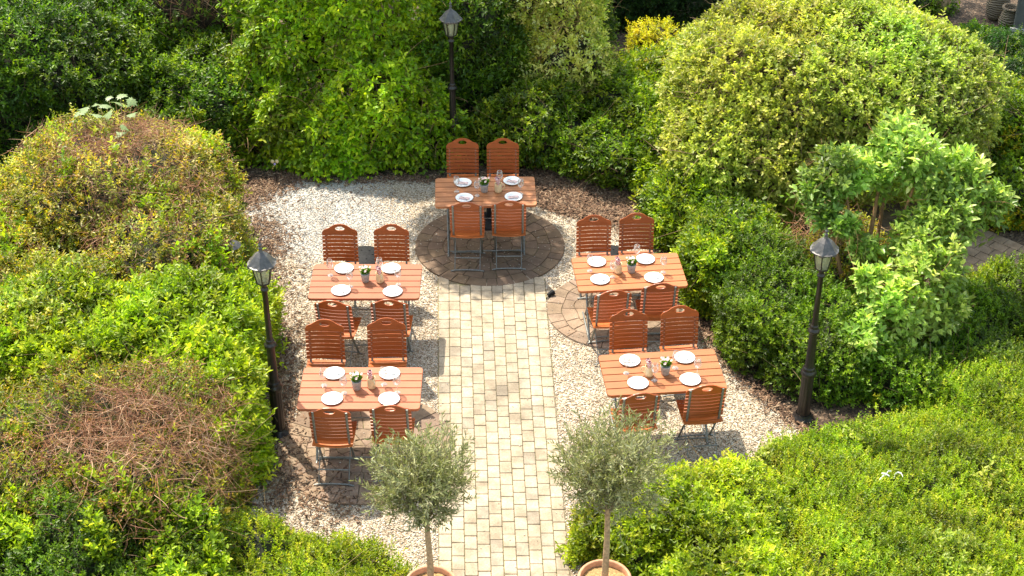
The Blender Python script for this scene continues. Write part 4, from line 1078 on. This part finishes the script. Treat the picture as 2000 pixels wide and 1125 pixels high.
# ---- large-leaved bush with bare stems (right)
cl = [((1650, 340), 1.75, .34), ((1605, 365), 1.55, .26), ((1745, 275), 1.95, .32), ((1800, 320), 1.9, .30), ((1880, 345), 1.75, .36), ((1925, 385), 1.6, .30), ((1850, 425), 1.45, .34), ((1790, 460), 1.2, .26),
      ((1720, 345), 1.65, .2), ((1620, 420), 1.35, .2), ((1680, 480), 1.15, .24), ((1640, 620), .6, .22), ((1850, 600), .75, .25),
      ((1655, 440), 1.35, .24), ((1700, 540), 1.05, .26), ((1800, 545), 1.0, .30), ((1745, 600), .8, .30), ((1690, 655), .55, .26), ((1765, 690), .35, .24), ((1830, 500), 1.2, .24), ((1610, 300), 1.7, .2)]
base = (3.95, 14.55, 0)
lob = []; tr = []
for (p, z, rr) in cl:
    x, y = at(p[0], p[1], z); rr *= .98; lob.append((x, y, z, rr, rr*.9, rr*.9, 2.0))
    k = min(1, z/1.9); bx = base[0]+random.uniform(-.22, .22)+(x-base[0])*.15; by = base[1]+random.uniform(-.15, .15)
    tr.append(((bx, by, 0), (x, y, z-.05), random.uniform(.024, .040)))
shrub('large_leaved_bush', 'tall open bush with big pale leaves on orange-brown stems, right of the right lantern', 'shrub', lob, 'lilac', 200, 41, amp=.14, mat='leaf_gloss', hull=0, trunk=tr, twig=1, arch=40, back=.6)
# (stems continue)
x, y = at(1757, 500, .9)
bpy.context.view_layer.update()
lil = [o for o in bpy.data.objects if o.name.startswith('large_leaved_bush')][0]
b = MB(); b.tube([(x-lil.location.x, y-lil.location.y, 0), (x-lil.location.x, y-lil.location.y, 1.25)], [.035, .030], 10, 0); b.build('cut_stem', simple_mat('cut_stem_bark', (.30, .15, .06), .85, 0, 20, .4, .004), lil)

# ---- side path seen through the bush
def side_path():
    outl = []; cols = []
    A, B = Vector((3.6, 18.4)), Vector((7.6, 14.4)); d = (B-A).normalized(); nrm = Vector((-d.y, d.x)); W = 1.0; Ln = (B-A).length
    nr = 6
    for j in range(nr):
        s = (j*.5 % 1)*.2
        while s < Ln:
            q = []
            for (a, c) in ((s+.004, j*W/nr+.004), (s+.2-.004, j*W/nr+.004), (s+.2-.004, (j+1)*W/nr-.004), (s+.004, (j+1)*W/nr-.004)):
                p = A+d*a+nrm*(c-W/2); q.append((p.x, p.y))
            outl.append(q); cols.append(np.array([.30, .22, .15])*random.uniform(.8, 1.15)); s += .2
    c = [A-nrm*W/2, B-nrm*W/2, B+nrm*W/2, A+nrm*W/2]
    sheet('side_path', [(p.x, p.y) for p in c], .006, M['joint_dark'])
    tag(stone_prisms(outl, M['paver'], 'side_path_pavers', top=.02, cols=cols), kind='structure')
side_path()

# ---- olive trees in terracotta pots
def olive(px, py, zc, label, seed, R, potpx, gx=0):
    x, y = at(potpx[0], potpx[1], .42)
    r = np.random.default_rng(seed)
    root = thing('olive_tree', label, 'tree', (x, y, .30), 0, 'standard olive trees in terracotta pots')
    mb = MB(); top = Vector((gx*.4, 0, zc-.30-.42)); 
    mb.tube([(0, 0, .05), (.004, 0, .35), (gx*.2+.006, .0, top.z*.6), tuple(top)], [.034, .030, .027, .024], 10, 0)
    o_ = mb.build('trunk', M['olive_bark'], root)
    # limbs
    mb = MB(); tips = []
    cc = Vector((gx, 0, zc-.30))
    for k in range(16):
        d = Vector(r.normal(size=3)); d.z = abs(d.z)*.9+.1; d.normalize()
        e = cc+Vector((d.x*R*.8, d.y*R*.8, d.z*R*.85-.12))
        m1 = top+(e-top)*.45+Vector(r.normal(size=3))*.04
        mb.tube([tuple(top-Vector((0, 0, r.random()*.12))), tuple(m1), tuple(e)], [.010, .006, .0025], 5, 0, False); tips.append((m1, e))
    n = 640
    d = r.normal(size=(n, 3)); d /= np.linalg.norm(d, axis=1)[:, None]
    rad = R*(r.random(n)**.45)*(1.0+.20*fbm(d, 3.2, seed)+.12*fbm(d, 9, seed+1))*(.92+.16*d[:, 2])*np.where(r.random(n) < .07, 1.22, 1)
    P = d*rad[:, None]*np.array([1.02, 1, .95])+np.array(cc); 
    low = P[:, 2] < cc.z-.72*R; P = P[~low | (r.random(n) < .3)]; d = P-np.array(cc); d /= np.linalg.norm(d, axis=1)[:, None]; n = len(P)
    D = d*.8+np.array([0, 0, .75])+r.normal(size=(n, 3))*.4; D /= np.linalg.norm(D, axis=1)[:, None]
    sl = r.uniform(.10, .26, n); S0 = P-D*(sl*.5)[:, None]
    V2, F2, C2, pts = tubes_np(S0, D, sl, np.full(n, .0022), np.tile(np.array([.20, .17, .11]), (n, 1)), r, 4, .25, 3, .05)
    V1 = np.array(mb.v); F1 = np.array(mb.f)
    np_mesh('branches', np.concatenate([V1, V2]), np.concatenate([F1, F2+len(V1)]), M['stem'], np.concatenate([np.tile(np.array([.24, .19, .12]), (len(V1), 1)), C2]), root)
    LP = []; LD = []; LN = []; LC = []
    s0 = np.cross(D, r.normal(size=(n, 3))); s0 /= np.linalg.norm(s0, axis=1)[:, None]; s1 = np.cross(D, s0)
    cb = np.array([(.24, .26, .075), (.32, .34, .13), (.18, .20, .055), (.44, .44, .22)])[r.choice(4, n, p=[.35, .3, .2, .15])]
    for j in range(15):
        f = (j+1)/15*4; i = np.minimum(3, int(f)); fr = f-i
        pos = pts[:, i]*(1-fr)+pts[:, min(4, i+1)]*fr
        t = (j % 2)*PI+(j//2)*PI/2+r.normal(0, .3, n)
        LP.append(pos); LD.append((s0*np.cos(t)[:, None]+s1*np.sin(t)[:, None])*.8+D*.9+r.normal(size=(n, 3))*.15); LN.append(D*.5+r.normal(size=(n, 3))*.6); LC.append(cb*r.uniform(.75, 1.25, (n, 1)))
    LP, LD, LN, LC = map(np.concatenate, (LP, LD, LN, LC)); L_ = r.uniform(.036, .066, len(LP))
    V, Fa, C = leaf_geo(LP, LD, LN, L_, L_*.21, LC, .1, .08)
    np_mesh('crown', V, Fa, M['leaf_olive'], C, root)
    p = tag(empty('terracotta_pot', (x, y, 0)), 'round terracotta pot of the '+('left' if px < 1000 else 'right')+' olive tree at the bottom edge', 'plant pot', 'terracotta pots of the olive trees')
    mb = MB(); mb.lathe([(0, 0), (.155, 0), (.16, .01), (.215, .34), (.235, .35), (.240, .36), (.242, .41), (.236, .42), (.218, .42), (.213, .41), (.208, .36)], n=48); mb.build('body', M['terracotta'], p)
    mb = MB(); n_ = 40
    V = [(0, 0, .385)]; Fs = []
    for q, rr in enumerate((.07, .14, .209)):
        for k in range(n_): V.append((rr*math.cos(2*PI*k/n_), rr*math.sin(2*PI*k/n_), .38+random.uniform(-.008, .008)-.01*q))
    for k in range(n_): Fs.append((0, 1+k, 1+(k+1) % n_))
    for q in range(2):
        for k in range(n_): Fs.append((1+q*n_+k, 1+(q+1)*n_+k, 1+(q+1)*n_+(k+1) % n_, 1+q*n_+(k+1) % n_))
    mb.add(V, Fs, 0, True); mb.build('soil', M['soil'], p)
M['olive_bark'] = simple_mat('olive_bark', (.44, .29, .16), .85, 0, 35, .35, .004)
olive(826, 900, 1.62, 'left standard olive tree with a round grey-green crown overlapping the front left table', 51, .46, (841, 1140), -.04)
olive(1180, 900, 1.66, 'right standard olive tree with a broad grey-green crown in front of the round leafy bush', 52, .49, (1181, 1128), -.0)

# ---- maple sapling on the brown hedge
def maple():
    x, y = at(235, 230, 1.5)
    root = thing('maple_sapling', 'pale maple sapling poking out of the brown hedge at the upper left', 'sapling', (x, y, 0))
    out_ = [(0, -.1)]
    pts2 = [(0, -.12), (.28, -.25), (.32, -.10), (.62, -.12), (.50, .05), (.85, .28), (.52, .28), (.60, .50), (.36, .42), (.30, .62), (.20, .55), (0, 1.0)]
    full = pts2+[(-a, b_) for a, b_ in pts2[-2:0:-1]]
    mb = MB(); st = MB()
    r = np.random.default_rng(61)
    spots = [(235, 185), (225, 200), (205, 205), (245, 205), (250, 225), (240, 245), (215, 220), (190, 205), (170, 210), (155, 218), (238, 262), (195, 225), (222, 285), (258, 195), (145, 235), (210, 190)]
    for (px, py) in spots:
        z = 1.60+r.uniform(-.06, .12); ax, ay = at(px, py, z); s = r.uniform(.085, .135)
        R = Matrix.Rotation(r.uniform(0, 6.3), 3, 'Z') @ Matrix.Rotation(r.uniform(-.7, .3), 3, 'X') @ Matrix.Rotation(r.uniform(-.4, .4), 3, 'Y')
        V = [Vector((ax-x, ay-y, z))+R @ Vector((a*s, b_*s, -.25*s*abs(a))) for a, b_ in full]
        mb.add([Vector((ax-x, ay-y, z))+R @ Vector((0, .15*s, .05*s))]+V, [(0, 1+k, 1+(k+1) % len(V)) for k in range(len(V))])
        st.tube([(0, 0, 1.1), ((ax-x)*.5, (ay-y)*.5, 1.4), (ax-x, ay-y, z)], .0035, 5, 0, False)
    st.tube([(0, 0, 0), (0, 0, 1.15)], .012, 6)
    V = np.array(mb.v); Fa = np.array(mb.f)
    np_mesh('leaves', V, Fa, M['leaf'], np.tile(np.array([.32, .42, .20]), (len(V), 1)), root)
    st.build('stem', M['olive_bark'], root)
maple()
# ---- pansy clump, ribbon
x, y = at(537, 318, .35)
r = thing('pansy', 'single cream and violet pansy flower at the foot of the back hedge', 'flower', (x, y, 0))
b = MB()
for k, (dx, dz, s, mi) in enumerate(((-.028, .02, .028, 0), (.03, .025, .028, 0), (0, -.012, .018, 1))):
    b.add([(dx+s*math.cos(2*PI*i/9)*.85, -.02-.006*k, .36+dz+s*math.sin(2*PI*i/9)) for i in range(9)]+[(dx, -.03-.006*k, .36+dz)], [(9, i, (i+1) % 9) for i in range(9)], mi)
b.build('petals', [M['petal_white'], M['petal_violet']], r)
b = MB(); b.tube([(0, .02, 0), (0, 0, .2), (0, -.015, .355)], .004, 6); b.build('stem', M['stem'], r)
x, y = at(1738, 935, .62)
r = thing('ribbon', 'crumpled white ribbon lying on the low shrub at the lower right', 'ribbon', (x, y, .60))
b = MB()
for path in ([(-.14, -.06, .01), (-.09, -.02, .04), (-.05, .02, .02), (-.02, .05, .05), (.02, .07, .03)], [(-.10, .03, .03), (-.06, .0, .05), (-.02, -.02, .03)], [(.03, -.05, .02), (.05, .0, .05), (.09, .04, .04), (.13, .03, .03), (.14, -.02, .02)]):
    V = []; Fs = []
    for i, p in enumerate(path): V += [(p[0], p[1]-.009, p[2]+.05), (p[0]+.004, p[1]+.009, p[2]+.056)]
    Fs = [(2*i, 2*i+1, 2*i+3, 2*i+2) for i in range(len(path)-1)]
    b.add(V, Fs)
r.scale = (.8, .8, .8); o = b.build('band', M['ribbon'], r); md = o.modifiers.new('s', 'SOLIDIFY'); md.thickness = .002

# ---- top right corner: ribbed stone pots, trunks, grey cabinet
for (px, py, s, lab) in ((1945, 18, 1.0, 'left ribbed beige stone urn in the top right corner'), (1966, 48, .85, 'right ribbed beige stone urn in the top right corner, beside the grey cabinet')):
    x, y = at(px, py+18, 0)
    u = thing('stone_urn', lab, 'urn', (x, y, 0), 0, 'ribbed stone urns')
    b = MB(); b.lathe([(0, 0), (.12*s, 0), (.17*s, .08*s), (.19*s, .25*s), (.15*s, .40*s), (.13*s, .48*s)], n=28); b.build('body', M['woven'], u)
    b = MB(); b.lathe([(.13*s, .48*s), (.165*s, .50*s), (.165*s, .53*s), (.12*s, .53*s), (.11*s, .45*s), (0, .45*s)], n=28); b.build('rim', M['woven'], u)
x, y = at(2010, 85, 0)
u = thing('grey_cabinet', 'dark grey metal cabinet cut by the top right picture corner', 'cabinet', (x+.22, y+.1, 0), -.35)
b = MB(); b.box((0, 0, .6), (.9, .8, 1.2), bev=.02); b.build('body', M['grey_metal'], u)
b = MB(); b.box((-.02, -.43, .30), (.94, .05, .05)); b.build('ledge', M['terracotta'] if False else M['pot_grey'], u)

# ---- trees beyond the frame whose shade falls on the far table and the back hedges
def tree(x, y, zc, rx, ry, rz, n, seed, label, trunk_r=.11, L=.11):
    r = np.random.default_rng(seed)
    root = thing('broadleaf_tree', label, 'tree', (x, y, 0), 0, 'tall trees behind the garden')
    mb = MB(); mb.tube([(0, .3, 0), (.05, .25, zc*.5), (0, 0, zc-rz*.3), (0, 0, zc+rz*.5)], [trunk_r, trunk_r*.8, trunk_r*.5, trunk_r*.2], 10)
    for k in range(10):
        a = r.random()*6.28; mb.tube([(0, 0, zc-rz*.6+k*.08), (rx*.4*math.cos(a), ry*.4*math.sin(a), zc-.1*rz), (rx*.8*math.cos(a), ry*.8*math.sin(a), zc+r.uniform(-.4, .5)*rz)], [.04, .025, .01], 6)
    mb.build('trunk', M['olive_bark'], root)
    d = r.normal(size=(n, 3)); d /= np.linalg.norm(d, axis=1)[:, None]
    P = d*(r.random(n)**.4)[:, None]*np.array([rx, ry, rz]); keep = fbm(P, 3.2/max(.6, min(rx, ry))*1.2, seed) > -.55; P = P[keep]+np.array([0, 0, zc]); n = len(P)
    V, Fa, C = leaf_geo(P, r.normal(size=(n, 3)), r.normal(size=(n, 3))+np.array([0, 0, .8]), r.uniform(L*.7, L*1.2, n), r.uniform(L*.45, L*.7, n), np.array([.06, .13, .02])*r.uniform(.7, 1.4, (n, 1)))
    np_mesh('crown', V, Fa, M['leaf'], C, root)
def shade_spot(x, y, z): return x-.27/.74*z, y+.42/.74*z
tx, ty = shade_spot(-.28, 16.45, 5.0); tree(tx, ty, 5.0, 1.0, 1.15, .8, 5200, 71, 'slender tree beyond the back hedge, shading the farthest table')
tx, ty = shade_spot(-6.6, 20.2, 6.5); tree(tx, ty, 6.5, 2.6, 1.5, 1.2, 2600, 73, 'broad tree beyond the top left corner')

x, y = at(1848, 36); tree(x, y, 6.2, 1.2, 1.0, .9, 1500, 75, 'tree at the top right corner with only its leaning brown trunk in view', .11)

tx, ty = shade_spot(6.9, 22.6, 6.0); tree(tx, ty, 6.0, 1.5, 1.3, .9, 5200, 76, 'unseen tree added beyond the top right corner to shade the urns and cabinet')  # crown added out of view to put the urn corner in shade
shrub('shrub', 'dark ivy patch around the stone urns in the top right corner', 'shrub', [(7.35, 22.3, .0, .55, .5, .28, 2.3), (6.5, 22.3, .0, .35, .3, .2, 2.2), (6.35, 23.7, .0, .75, .5, .3, 2.2)], 'privet_dark', 520, 42)
